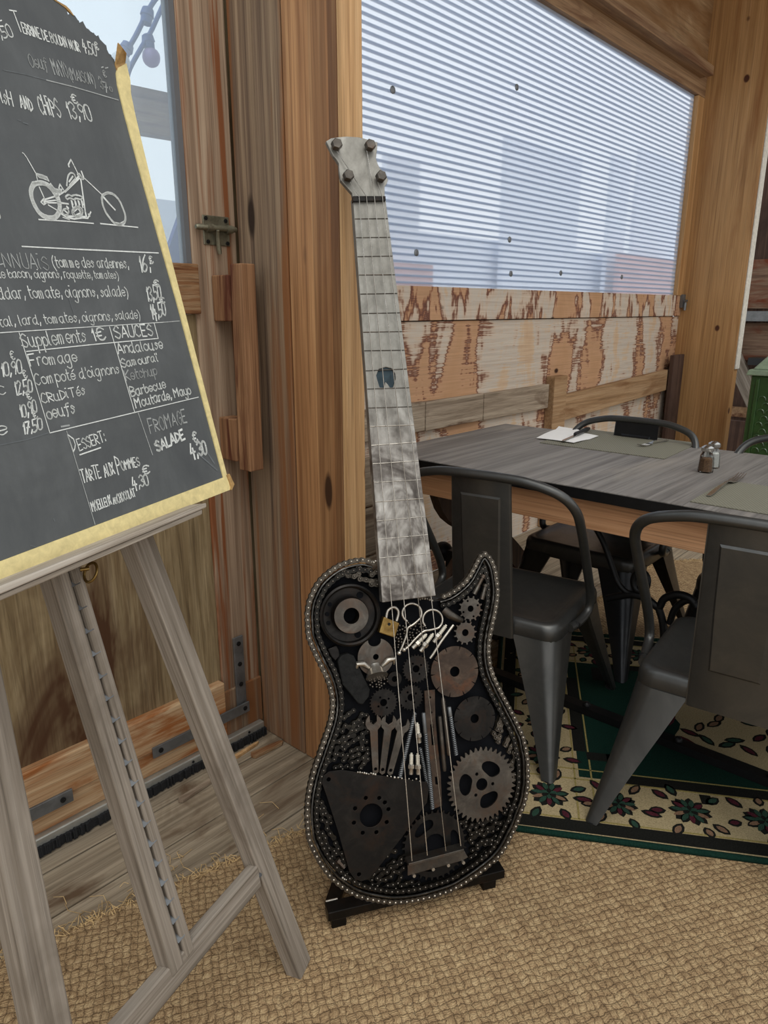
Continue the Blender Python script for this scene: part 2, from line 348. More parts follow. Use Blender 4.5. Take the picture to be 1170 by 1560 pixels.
MB().hexa([(4.10, WY - 0.05, .672), (5.755, WY - 0.05, .727), (5.755, WY - 0.012, .727), (4.10, WY - 0.012, .672)],
          [(4.10, WY - 0.05, .832), (5.755, WY - 0.05, .889), (5.755, WY - 0.012, .889), (4.10, WY - 0.012, .832)]).build('sloping_rail', M['tan_board'], wb, bevel=0.004)
MB().box(5.76, 5.98, WY - 0.085, WY - 0.052, 0, 1.0).build('batten', M['dark_board'], wb, bevel=0.004)
hg = MB().box(5.94, 5.985, WY - 0.04, WY - 0.015, 1.36, 1.46); hg.lathe((5.96, WY - 0.05, 1.34), (5.96, WY - 0.05, 1.40), [(0, .012), (1, .012)]); hg.box(5.93, 5.985, WY - 0.06, WY - 0.045, 1.405, 1.42)
hg.build('hinge', M['zinc'], wb)

win = struct('window_1', 'ribbed translucent plastic window above the stained plywood wall')
WX0, WX1, WZ0, WZ1 = 1.72, 5.86, 1.452, 2.85
MB().box(WX0, WX1, WY + 0.012, WY + 0.016, WZ0, WZ1).build('pane', M['sheet'], win)
rb = MB(); npitch = 46
for i in range(npitch):
    z = WZ0 + (i + 0.5) * (WZ1 - WZ0) / npitch
    rb.box(WX0, WX1, WY + 0.018, WY + 0.026, z - 0.0052, z + 0.0052)
rb.build('rib', M['rib'], win)
MB().box(1.72, 5.985, WY - 0.02, WY + 0.04, WZ1, 3.06).build('frame', M['beam'], win, bevel=0.003)
MB().box(WX1, 5.985, WY - 0.02, WY + 0.04, WZ0, WZ1 - 0.002).build('frame', M['post_far'], win, bevel=0.003)
nl = MB(); rr = random.Random(9)
for px, py in ((787, 133), (634, 385), (776, 365), (778, 417), (854, 416), (947, 422), (598, 137)):
    p = on_y(px, py, WY + 0.011); nl.lathe(p, p + Vector((0, -0.006, 0)), [(0, .016), (0.5, .016), (1, .009)], 8)
nl.build('fixing_screw', M['zinc'], win)
a = on_y(1089, 101, 2.09); b = on_y(1089, 117, 2.09)
tag(MB().box(1.72, a.x - 0.01, 2.09, WY + 0.02, b.z, a.z).build('trim_1', M['beam'], bevel=0.004), 'rough timber ledge running above the ribbed window', kind='structure')
tag(MB().box(1.72, 6.06, WY - 0.005, WY + 0.03, a.z - 0.01, 4.0).build('wall_upper', M['ply_upper']), 'amber plywood wall above the window ledge', kind='structure')

pst = struct('partition_post', 'thick laminated timber post behind the metal guitar')
for y0, y1, x0, m in ((1.60, 1.699, 1.291, 'post_grey'), (1.49, 1.596, 1.287, 'post_grey'), (1.30, 1.486, 1.288, 'post')):
    MB().box(x0, 1.354, y0, y1, 0, 4.0).build('lamella', M[m], pst, bevel=0.003)
MB().box(1.288, 1.355, 1.283, 1.299, 0, 4.0).build('pale_edge', M['post_face'], pst, bevel=0.002)
tag(MB().hexa([(1.262, 1.765, 0), (1.34, 1.70, 0), (1.74, 2.20, 0), (1.70, 2.24, 0)], [(1.262, 1.765, 4), (1.34, 1.70, 4), (1.74, 2.20, 4), (1.70, 2.24, 4)]).build('wall_return', M['door_ply']), 'short plywood return hidden behind the laminated post', kind='structure')

pf = struct('corner_post', 'knotty orange timber post beside the ribbed window')
MB().box(5.99, 6.09, 1.735, 2.24, 0, 4.2).build('timber', M['post_far'], pf, bevel=0.004)
MB().box(5.998, 6.09, 1.722, 1.734, 0.9, 2.75).build('painted_edge', M['white_paint'], pf, bevel=0.003)

# dim corner beyond the far post
wr = struct('wall_right', 'dark boarded corner beyond the knotty post')
RX = 8.4
MB().box(RX, RX + 0.05, -4.0, 2.95, 0, 4.0).build('boarding', M['dark_board'], wr)
def onrx(x, y, off=0.0): return on_x(x, y, RX - off)
a = onrx(1128, 474, .1); b = onrx(1128, 489, .1); MB().box(RX - 0.14, RX - 0.005, -1.0, a.y + 0.3, b.z, a.z).build('shelf', M['zinc'], wr)
b2 = onrx(1128, 548, .02); MB().box(RX - 0.02, RX - 0.002, -1.0, 2.93, b2.z, b.z - 0.02).build('board', M['redgrey_board'], wr)
a = onrx(1160, 395, .03); b = onrx(1160, 470, .03); MB().box(RX - 0.03, RX - 0.002, -1.0, a.y + 0.12, b.z, a.z).build('board', M['redgrey_board'], wr)
p = onrx(1118, 540, .2); q = onrx(1150, 618, .2); bar('brace', p + Vector((0, .3, .5)), q + Vector((0, -.25, -.42)), 0.16, 0.05, (0, 1, 0), M['grey_wood'], wr)
a = onrx(1100, 618, .05); b = onrx(1100, 633, .05); MB().box(RX - 0.05, RX - 0.002, -1.0, 2.93, b.z, a.z).build('board', M['beam'], wr)
a = onrx(1140, 545, .3); b = onrx(1140, 556, .3); MB().box(RX - 0.3, RX - 0.005, -1.0, a.y, b.z, a.z).build('shelf', M['screw'], wr)
a = onrx(1166, 470, .02); b = onrx(1162, 380, .02)
MB().box(RX - 0.015, RX - 0.003, -0.6, b.y - 0.1, a.z + .35, 3.0).build('pane', M['gasket'], wr)

a = on_x(1096, 645, 7.2); b = on_x(1150, 700, 7.2)
MB().box(7.2, 7.24, b.y - .2, a.y + .05, 0, on_x(1110, 640, 7.2).z).build('board', M['dark_board'], wr)
# the door with the hazy pane
DY = 1.70
dr = struct('door_1', 'old timber door with hazy pane and plywood panel behind the easel')
MB().box(1.143, 1.286, DY, DY + 0.05, 0.06, 4.0).build('stile', M['stile'], dr, bevel=0.004)
MB().box(-0.2, 1.136, DY + 0.022, DY + 0.026, 1.462, 4.0).build('pane', M['hazy'], dr)
MB().box(1.128, 1.143, DY + 0.008, DY + 0.04, 1.462, 4.0).build('glazing_bead', M['gasket'], dr)
MB().box(-0.2, 1.150, DY - 0.012, DY + 0.03, 1.337, 1.464).build('mid_rail', M['rail_rough'], dr, bevel=0.003)
MB().box(-0.2, 1.142, DY + 0.006, DY + 0.03, 0.2, 1.336).build('panel', M['door_ply'], dr)
MB().box(-0.2, 1.136, DY - 0.022, DY + 0.02, 0.128, 0.243).build('bottom_batten', M['batten'], dr, bevel=0.004)
MB().box(-0.2, 1.142, DY - 0.012, DY + 0.03, 0.05, 0.127).build('bottom_rail', M['batten'], dr, bevel=0.003)
MB().box(1.0, 1.286, DY - 0.008, DY + 0.03, 0.04, 0.2).build('bottom_corner', M['post_grey'], dr, bevel=0.003)
def screws(parent, pts, yy, r=0.0075):
    for x, z in pts: MB().lathe((x, yy, z), (x, yy - 0.004, z), [(0, r), (0.6, r), (0.6, r * 0.45), (1, r * 0.4)], 10).build('screw', M['screw'], parent)
st = MB().box(1.183, 1.218, DY - 0.016, DY - 0.009, 0.118, 0.372); st.box(0.876, 1.218, DY - 0.03, DY - 0.024, 0.112, 0.146)
s1 = st.build('corner_bracket', M['zinc'], dr, bevel=0.001); screws(s1, [(1.2, .35), (1.2, .28), (1.2, .21)], DY - 0.016); screws(s1, [(1.2, .13), (.9, .129)], DY - 0.03)
s2 = MB().box(0.36, 0.642, DY - 0.03, DY - 0.023, 0.108, 0.144).build('strap', M['zinc'], dr, bevel=0.001); screws(s2, [(.615, .126)], DY - 0.03)
s3 = MB().box(-0.2, 1.272, DY - 0.03, DY - 0.008, 0.026, 0.05).build('door_sweep', M['alu'], dr, bevel=0.003)
br = MB(); rr = random.Random(4); x = -0.2
while x < 1.272:
    h = 0.022 + rr.random() * 0.004; br.box(x, x + 0.0045, DY - 0.034 - rr.random() * 0.008, DY - 0.012, 0.003, 0.005 + h); x += 0.005
br.build('bristle', M['black_brush'], s3)
screws(s3, [(1.21, .038), (1.0, .038), (.78, .038), (.5, .038)], DY - 0.03, 0.004)
# pull handle: a square bar on two stand-off blocks
hd = MB().hexa([(1.197, 1.575, .912), (1.245, 1.575, .912), (1.245, 1.625, .912), (1.197, 1.625, .912)], [(1.203, 1.575, 1.464), (1.248, 1.575, 1.464), (1.248, 1.625, 1.464), (1.203, 1.625, 1.464)]).build('pull_handle', M['handle_wood'], dr, bevel=0.003)
MB().box(1.195, 1.243, 1.627, DY - 0.001, 1.318, 1.437).build('standoff_block', M['handle_wood'], hd, bevel=0.003)
MB().box(1.190, 1.243, 1.627, DY - 0.001, 0.935, 1.055).build('standoff_block', M['handle_wood'], hd, bevel=0.003)
pl = [(1.180, 1.586), (1.248, 1.589), (1.262, 1.578), (1.263, 1.565), (1.183, 1.565)]
lt = MB(); lt.box(1.178, 1.262, DY - 0.004, DY - 0.0005, 1.514, 1.588); ltc = lt.build('slide_latch', M['brass_old'], dr, bevel=0.0015)
lb = MB().tube([(1.148, DY - 0.014, 1.556), (1.154, DY - 0.014, 1.556), (1.27, DY - 0.014, 1.557), (1.276, DY - 0.014, 1.557)], [.005, .0078, .0078, .006], 12)
for x0, x1 in ((1.182, 1.2), (1.245, 1.262)): lb.tube([(x0, DY - 0.014, 1.556), (x1, DY - 0.014, 1.556)], .0105, 12)
lb.build('bolt', M['brass_old'], ltc, smooth=40)
lv = MB().tube([(1.209, DY - 0.024, 1.55), (1.214, DY - 0.016, 1.535), (1.218, DY - 0.012, 1.505), (1.221, DY - 0.011, 1.492)], [.004, .0055, .0065, .005], 8); lv.build('lever', M['brass_old'], ltc, smooth=40)
screws(ltc, [(1.187, 1.580), (1.250, 1.578), (1.190, 1.522), (1.253, 1.521)], DY - 0.004, 0.0055)
tag(MB().box(-3.0, -0.2, DY, DY + 0.05, 0, 4.0).build('wall_left', M['door_ply']), 'plywood wall continuing past the door', kind='structure')
tag(MB().box(1.3, 8.4, 0.5, 2.6, 3.8, 3.86).build('shade_roof', M['ply_upper']), 'unseen roof strip added to shade the upper wall', kind='structure')  # out of view, added to darken the upper wall

# ------------------------------------------------------------------ outdoors, seen through the panes
a = on_y(195, 128, 3.0); b = on_y(275, 145, 3.0); c = on_y(200, 200, 3.0); d = on_y(275, 208, 3.0)
sl = (b.z - a.z) / (b.x - a.x)
def zz(x, z0): return z0 + sl * (x - a.x)
MB_ = MB().hexa([(-1, 3.0, zz(-1, c.z)), (2.3, 3.0, zz(2.3, c.z)), (2.3, 3.06, zz(2.3, c.z)), (-1, 3.06, zz(-1, c.z))], [(-1, 3.0, zz(-1, a.z)), (2.3, 3.0, zz(2.3, a.z)), (2.3, 3.06, zz(2.3, a.z)), (-1, 3.06, zz(-1, a.z))])
tag(MB_.build('timber_beam', M['beam']), 'pale timber beam outside behind the hazy door pane', 'beam')
blue = plain('blue_cable_rubber', '#1c4f9a', 0.5)
def festoon(name, label, px, sockets, yy):
    r = thing(name, label, 'string lights', loc=on_y(px[0][0], px[0][1], yy), group=None); im = world_in(r)
    pts = catmull([on_y(x, y, yy) for x, y in px], 6); MB().tube(pts, .0085, 8).build('cable', blue, r, im, smooth=60)
    for (sx, sy), (ex, ey), bulb in sockets:
        p = on_y(sx, sy, yy); q = on_y(ex, ey, yy)
        so = MB().lathe(p, q, [(0, .009), (.12, .02), (.55, .024), (.6, .02), (1, .019)], 10).build('socket', blue, r, im, smooth=40)
        if bulb:
            e = q + (q - p).normalized() * .028; MB().ball(e, .033, 12, 8).build('bulb', plain('bulb_' + bulb[1:], bulb, 0.2), r, im, smooth=60)
festoon('festoon_lights', 'blue cable with bulb sockets ending behind the torn board corner', [(262, -30), (236, 0), (222, 24), (207, 54), (196, 72), (180, 92)], [((226, 11), (222, 36), None), ((196, 66), (188, 84), '#eef2f4')], 2.55)
festoon('festoon_lights', 'blue cable with purple bulb hanging behind the hazy door pane', [(275, -50), (250, 4), (230, 48), (218, 68), (200, 100), (194, 118), (190, 140)], [((224, 51), (228, 74), '#b39ad0'), ((264, -18), (263, -6), '#9fb6e8')], 2.62)
a, b, c = on_y(236, 438, 3.3), on_y(306, 238, 3.3), on_y(330, 440, 3.3); a0 = Vector((a.x, a.y, -.05)); c0 = Vector((c.x, c.y, -.05))
aw = MB().add([a0, a, b, c, c0] + [p + Vector((0, .03, 0)) for p in (a0, a, b, c, c0)], [(0, 4, 3, 2, 1), (5, 6, 7, 8, 9)] + [(i, (i + 1) % 5, 5 + (i + 1) % 5, 5 + i) for i in range(5)])
tag(aw.build('awning_panel', plain('blue_tarpaulin', '#3c4f8e', 0.7)), 'sloping blue tarpaulin outside at the foot of the hazy pane', 'tarpaulin')
OY = 6.0
pan = plain('pale_blue_panel', '#eaeff8', 0.7); brick = plain('pinkish_brick_wall', '#c79a92', 0.8, 0, 0.2, 3)
a = on_y(800, 372, OY); tag(MB().box(3.0, 17.5, OY, OY + 0.2, 0, a.z).build('garden_wall', pan), 'low blue grey wall blurred behind the bottom of the ribbed window', 'wall')
def upright(px0, px1, py, yy, m, name, label, cat):
    a = on_y(px0, py, yy); b = on_y(px1, py, yy); return tag(MB().box(a.x, b.x, yy, yy + 0.08, 0.0, a.z).build(name, m), label, cat)
upright(937, 963, 235, OY - .25, pan, 'blue_board', 'narrow pale blue upright board outside between two bright gaps', 'board')
upright(978, 1046, 225, OY - .2, pan, 'blue_board', 'pale blue upright board outside nearest the knotty orange post', 'board')
upright(590, 640, 235, OY - .2, pan, 'blue_board', 'pale blue upright board outside close to the metal headstock', 'board')
upright(774, 890, 205, OY - .2, pan, 'blue_board', 'widest pale blue upright board outside in the middle of the ribbed window', 'board')
upright(945, 1035, 385, OY - .5, brick, 'brick_pier', 'pinkish brick pier outside by the far window corner', 'pier')
upright(606, 660, 400, OY - .5, brick, 'brick_pier', 'pinkish brick pier outside beside the metal guitar neck', 'pier')

# ------------------------------------------------------------------ woven mat, green rug, scraps on the floor
def mat_material():
    k = NT('woven_seagrass'); v = k.coords((1, 1, 1), (0, 0, math.radians(31)))
    wob = k.noise(k.coords((30, 30, 30)), 1.0, 4, 0.7); vm = k.n('VectorMath', operation='ADD')
    cmb = k.n('CombineXYZ'); o2 = k.math('MULTIPLY', k.math('SUBTRACT', wob, 0.5), 0.028); k.lk(o2, cmb.inputs[0]); k.lk(o2, cmb.inputs[1])
    k.lk(v, vm.inputs[0]); k.lk(cmb.outputs[0], vm.inputs[1]); s = k.sep(vm.outputs[0])
    def saw(c, f, ph=0.0): return k.math('ABSOLUTE', k.math('SINE', k.math('ADD', k.math('MULTIPLY', c, f), ph)))
    P = math.pi / 0.0165
    ax = saw(s[0], P); ay = saw(s[1], P)
    chk = k.math('GREATER_THAN', k.math('MULTIPLY', k.math('SINE', k.math('MULTIPLY', s[0], P)), k.math('SINE', k.math('MULTIPLY', s[1], P))), 0.0)
    strand_x = saw(s[0], P * 3.0); strand_y = saw(s[1], P * 3.0)
    strand = k.mix(chk, strand_x, strand_y)
    dome = k.math('POWER', k.math('MULTIPLY', ax, ay), 0.5)
    fibre = k.noise(k.coords((170, 170, 170)), 1.0, 3, 0.7)
    h = k.math('ADD', k.math('ADD', k.math('MULTIPLY', dome, 0.6), k.math('MULTIPLY', strand, 0.22)), k.math('MULTIPLY', k.math('SUBTRACT', fibre, 0.35), 0.5))
    n1 = k.noise(k.coords((60, 60, 60)), 1.0, 5, 0.7); n2 = k.noise(k.coords((2.2, 2.2, 2.2)), 1.0, 4, 0.6)
    col = k.ramp(n1, [(0.25, '#78664f'), (0.45, '#a38d70'), (0.6, '#b9a585'), (0.8, '#d0bd9f')])
    col = k.mix(0.7, col, k.ramp(h, [(0.08, '#54432f'), (0.36, '#bba586'), (0.8, '#f2e4cc')]), 'MULTIPLY')
    col = k.mix(0.5, col, k.ramp(n2, [(0.3, 0.42), (0.7, 0.6)]), 'OVERLAY')
    return k.finish(col, 0.85, 0, h, 0.8, 0.006, 0.2)
M['mat'] = mat_material(); M['straw'] = plain('loose_straw', '#b39668', 0.8, 0, 0.35, 30)
edge = [(-2.5, 2.0), (-.6, 1.655), (.2, 1.452), (.487, 1.383), (.77, 1.312), (1.063, 1.227), (1.25, 1.21), (2.0, 1.36), (3.76, 1.36), (3.95, 1.19), (5.6, -.35)]
mt = thing('woven_mat', 'frayed beige woven seagrass mat covering most of the floor', 'mat', loc=(1, 0, 0)); im = world_in(mt)
MB().prism(edge + [(5.6, -3), (-2.5, -3)], 0.001, 0.010).build('weave', M['mat'], mt, im)
fr = MB(); rr = random.Random(11)
for i in range(len(edge) - 1):
    a, b = Vector(edge[i]), Vector(edge[i + 1]); L = (b - a).length; nrm = Vector((-(b - a).y, (b - a).x)).normalized()
    if a.x < -.7: continue
    for j in range(int(L * 260)):
        p = a + (b - a) * rr.random() - nrm * rr.random() * .02; ln = .012 + .035 * rr.random() ** 2; an = rr.gauss(0, .8)
        dv = Vector((nrm.x * math.cos(an) - nrm.y * math.sin(an), nrm.x * math.sin(an) + nrm.y * math.cos(an)))
        z0 = .006 + rr.random() * .008; q = p + dv * ln * .6; e = p + dv * ln + Vector((rr.gauss(0, .006), rr.gauss(0, .006)))
        fr.tube([(p.x, p.y, z0), (q.x, q.y, z0 + .006 * rr.random()), (e.x, e.y, .003 + rr.random() * .008)], .0011, 3)
fr.build('fringe', M['straw'], mt, im)
ls = MB()
for i in range(60):
    x = rr.uniform(.25, 1.2); yy = 1.46 - .25 * x + rr.uniform(0.0, .16); an = rr.uniform(0, 6.28); ln = rr.uniform(.02, .07)
    if yy > 1.62: continue
    ls.tube([(x, yy, .003), (x + .5 * ln * math.cos(an), yy + .5 * ln * math.sin(an), .004 + .01 * rr.random()), (x + ln * math.cos(an + .4), yy + ln * math.sin(an + .4), .003)], .0009, 3)
tag(ls.build('loose_straw', M['straw']), 'loose straw strands scattered on the planks beside the mat', 'straw', kind='stuff')
for (x0, y0), (x1, y1), w, lab, mm in (((1.17, 1.60), (1.30, 1.585), .03, 'flat reddish wood offcut lying in the corner by the post', 'rail_rough'), ((1.13, 1.635), (1.215, 1.643), .014, 'pale yellow wood splinter lying by the door sweep', 'post_face'), ((.90, 1.585), (1.10, 1.60), .02, 'long grey wood sliver lying along the door sweep', 'grey_board')):
    a, b = Vector((x0, y0)), Vector((x1, y1)); u = (b - a).normalized(); nv = Vector((-u.y, u.x)) * w / 2
    if x1 > 1.28: b = a + u * .10
    tag(MB().prism([a - nv, b - nv * .7, b + u * .012, b + nv * .6, a + nv, a - u * .008], 0.0005, 0.009).build('wood_scrap', M[mm]), lab, 'wood scrap')

RU, RV = Vector((.857, .515)), Vector((.515, -.857)); RO = Vector((1.42, .79)) - RV * .10
def rp(u, v): p = RO + RU * u + RV * v; return (p.x, p.y)
def rug_pile(name, h, var=0.35):
    k = NT(name); f = k.noise(k.coords((230, 230, 230)), 1.0, 4, 0.7); c = lin(h)
    col = k.ramp(f, [(0.3, tuple(x * (1 - var) for x in c[:3]) + (1,)), (0.7, tuple(min(1, x * (1 + var)) for x in c[:3]) + (1,))])
    return k.finish(col, 0.95, 0, f, 0.7, 0.004, 0.05)
G_, B_, K_, R_, P_, E_ = rug_pile('green_pile', '#142c24'), rug_pile('beige_pile', '#a1916f', .3), rug_pile('charcoal_pile', '#1d1d1a'), rug_pile('wine_red_pile', '#4a2129'), rug_pile('dusty_pink_pile', '#7a5f4b'), rug_pile('leaf_green_pile', '#2b4236')
U, V = 1.27, 2.35
rug = thing('area_rug', 'green and beige floral rug under the dining table', 'rug', loc=(rp(0, 0)[0], rp(0, 0)[1], 0)); im = world_in(rug)
def rect(mb, u0, u1, v0, v1, z0, z1): mb.prism([rp(u0, v0), rp(u1, v0), rp(u1, v1), rp(u0, v1)], z0, z1)
g = MB(); rect(g, 0.02, U - .02, .02, V - .02, .0105, .0165); g.build('beige_ground', B_, rug, im)
g = MB(); rr = random.Random(5)
for path in ([rp(0.012, v) for v in [i * .05 for i in range(int(V / .05))]], [rp(u, 0.012) for u in [i * .05 for i in range(int(U / .05) + 1)]], [rp(U - .012, v) for v in [i * .05 for i in range(int(V / .05))]]):
    g.tube([(x, y, .019 + .003 * math.sin(9 * x + 7 * y)) for x, y in path], .0085, 8)
g.build('bound_edge', G_, rug, im, smooth=60)
g = MB()
for a in ((.03, .075, .03, V - .03), (U - .075, U - .03, .03, V - .03), (.075, U - .075, .03, .075)): rect(g, *a, .016, .0170)
g.build('charcoal_band', K_, rug, im)
g = MB(); rect(g, .27, U - .27, .27, V - .3, .016, .0172); g.build('green_field', G_, rug, im)
g = MB()
def strip(u0, u1, v0, v1): rect(g, u0, u1, v0, v1, .0165, .0178)
strip(.262, .30, .40, 1.0); strip(.262, .30, 1.25, V - .3); strip(.21, .25, .60, .63); strip(U - .30, U - .262, .4, V - .3); strip(.40, U - .40, .262, .30); strip(.30, .40, .36, .40); strip(.36, .40, .30, .40); strip(U - .4, U - .3, .36, .40)
strip(.22, .262, .98, 1.02); strip(.22, .26, 1.25, 1.29)
g.build('charcoal_frame', K_, rug, im)
g = MB(); gl_ = rug_pile('gold_line_pile', '#8d7f4e')
for u in (.078, .255, .303): rect(g, u, u + .005, .09, V - .1, .0165, .0176)
for v in (.078, .255, .303): rect(g, .08, U - .1, v, v + .005, .0165, .0176)
for u in (U - .083, U - .26): rect(g, u, u + .005, .09, V - .1, .0165, .0176)
g.build('gold_line', gl_, rug, im)
fm = MB(); rr = random.Random(21)
def petal(cu, cv, an, r0, r1, w, mi, z=.0182):
    ds, dn = (math.cos(an), math.sin(an)), (-math.sin(an), math.cos(an)); pts = []
    for t, s in ((0, 0), (.2, .7), (.5, 1), (.8, .7), (1, 0), (.8, -.7), (.5, -1), (.2, -.7)):
        rr_ = r0 + (r1 - r0) * t; pts.append(rp(cu + ds[0] * rr_ + dn[0] * w * s, cv + ds[1] * rr_ + dn[1] * w * s))
    fm.cur = mi; fm.prism(pts, .0165, z)
def leaf(cu, cv, an, r0, r1, w):                 # dark outline with a coloured heart
    petal(cu, cv, an, r0, r1, w, 0, .0178); petal(cu, cv, an, r0 + .2 * (r1 - r0), r1 - .15 * (r1 - r0), w * .55, rr.choice((1, 2, 3)), .0184)
def rose(cu, cv, R, sp=True):
    n = 11
    for i in range(n): petal(cu, cv, 6.283 * i / n + rr.random() * .3, R * .12, R * 1.02, R * .24, 0, .0178)
    for i in range(n): petal(cu, cv, 6.283 * (i + .5) / n, R * .25, R * .9, R * .13, (3, 2, 3, 1)[i % 4], .0184)
    for i in range(6): petal(cu, cv, 6.283 * i / 6, R * .02, R * .42, R * .12, (0, 3)[i % 2], .0190)
    if sp:
        for i in range(7):
            leaf(cu, cv, 6.283 * i / 7 + rr.gauss(0, .2), R * 1.15, R * (1.85 + .5 * rr.random()), R * .27)
v = .18
while v < V - .15:
    rose(.165 + rr.gauss(0, .01), v, .050 + .01 * rr.random()); rose(U - .165, v, .055); v += .19
for u in (.36, .55, .74, .93): rose(u, .165, .054)
for cu, cv in ((.62, .92), (.62, 1.62)):
    fm.cur = 4; fm.prism([rp(cu + .27 * math.cos(a) * (1 + .12 * math.cos(6 * a)), cv + .34 * math.sin(a) * (1 + .12 * math.cos(6 * a))) for a in [6.283 * i / 48 for i in range(48)]], .0165, .0176)
    for i in range(34):
        a = rr.random() * 6.283; q = .85 * math.sqrt(rr.random()); leaf(cu + .25 * q * math.cos(a), cv + .31 * q * math.sin(a), rr.random() * 6.283, 0, .07, .016)
    for i in range(9):
        a = 6.283 * i / 9; leaf(cu + .28 * math.cos(a), cv + .36 * math.sin(a), a + 1.2, -.05, .05, .02); petal(cu + .25 * math.cos(a), cv + .33 * math.sin(a), a + 1.57, -.06, .06, .018, 2, .0186)
fm.build('floral_pattern', [K_, P_, R_, E_, B_], rug, im)

# ------------------------------------------------------------------ the guitar welded from scrap metal, on its little stand
def scrap_metal(name, cols, rough=0.42, metal=0.85, sc=25, rust=None, rvar=0.14):
    k = NT(name); f = k.noise(k.coords((sc,) * 3), 1.0, 7, 0.68, 0.8); col = k.ramp(f, [(0.25, cols[0]), (0.5, cols[1]), (0.75, cols[2])])
    if rust:
        g = k.noise(k.coords((14, 14, 14), loc=(2, 5, 1)), 1.0, 6, 0.7, 0.5); col = k.mix(k.ramp(g, [(0.5, 0.0), (0.68, 1.0)]), col, rust)
    return k.finish(col, k.ramp(f, [(0.25, rough + rvar), (0.75, max(.1, rough - rvar))]), metal, f, 0.15, 0.001, 0.5)
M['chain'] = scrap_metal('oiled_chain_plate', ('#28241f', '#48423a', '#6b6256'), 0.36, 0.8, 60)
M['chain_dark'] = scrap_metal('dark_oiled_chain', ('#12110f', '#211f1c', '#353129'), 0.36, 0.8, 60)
M['rivet'] = plain('polished_rivet', '#b5ada0', 0.28, 0.9)
M['rivet_dark'] = plain('worn_rivet', '#67615a', 0.3, 0.9)
M['plate_dark'] = plain('navy_black_back_plate', '#06070b', 0.85, 0.0, spec=0.15)
M['rod'] = scrap_metal('bent_steel_rod', ('#2c2b29', '#4a4845', '#7a7771'), 0.3, 0.9, 30)
M['steel_dark'] = scrap_metal('blackened_steel', ('#131211', '#1f1d1b', '#302d2a'), 0.42, 0.8, 18, '#2d221b')
M['steel_mid'] = scrap_metal('grey_brown_steel', ('#34302b', '#504b45', '#706a61'), 0.4, 0.85, 16, '#54453a')
M['steel_pale'] = scrap_metal('bare_pale_steel', ('#8b857b', '#b0a99e', '#d2ccc2'), 0.3, 0.9, 30)
M['steel_rust'] = scrap_metal('rusty_brown_steel', ('#2c2420', '#42362d', '#5a4c40'), 0.5, 0.7, 22, '#5b3a26')
M['brass'] = scrap_metal('scratched_brass', ('#5a4526', '#7f6537', '#9c8350'), 0.4, 0.85, 40)
M['rubber'] = plain('worn_black_rubber', '#141413', 0.75, 0, 0.6, 90, 0.5, spec=0.2)
M['ceramic'] = plain('pale_ceramic', '#c9c2b2', 0.35, 0.1, 0.12, 50)
def neck_material():
    k = NT('ground_steel_sheet'); v = k.coords((6, 6, 6)); s = k.sep(k.coords())
    f = k.noise(k.coords((11, 9, 11)), 1.0, 6, 0.7, 1.2); f2 = k.noise(k.coords((40, 25, 40)), 1.0, 5, 0.7)
    low = k.ramp(k.mix(0.25, k.noise(k.coords((9, 7, 9), (0, 0, .5)), 1.0, 3, 0.6, 2.2), f2), [(0.38, '#4d4742'), (0.46, '#69635d'), (0.54, '#938e87'), (0.66, '#b9b5ae')])
    high_sky = k.ramp(k.mix(0.5, f, f2), [(0.3, '#6c6962'), (0.5, '#86837b'), (0.72, '#9d9a92')])  # upper neck: reflected sky painted in as a paler grey
    t = k.ramp(k.math('ADD', s[1], k.math('MULTIPLY', f, 0.3)), [(0.0, 0.0), (1.0, 1.0)])
    m = k.n('MapRange'); k.lk(k.math('ADD', s[1], k.math('MULTIPLY', f, 0.25)), m.inputs[0]); m.inputs[1].default_value = 1.12; m.inputs[2].default_value = 1.34
    col = k.mix(m.outputs[0], low, high_sky)
    return k.finish(col, k.ramp(f, [(0.3, 0.55), (0.7, 0.36)]), 0.62, f2, 0.1, 0.001, 0.5)
M['neck'] = neck_material()

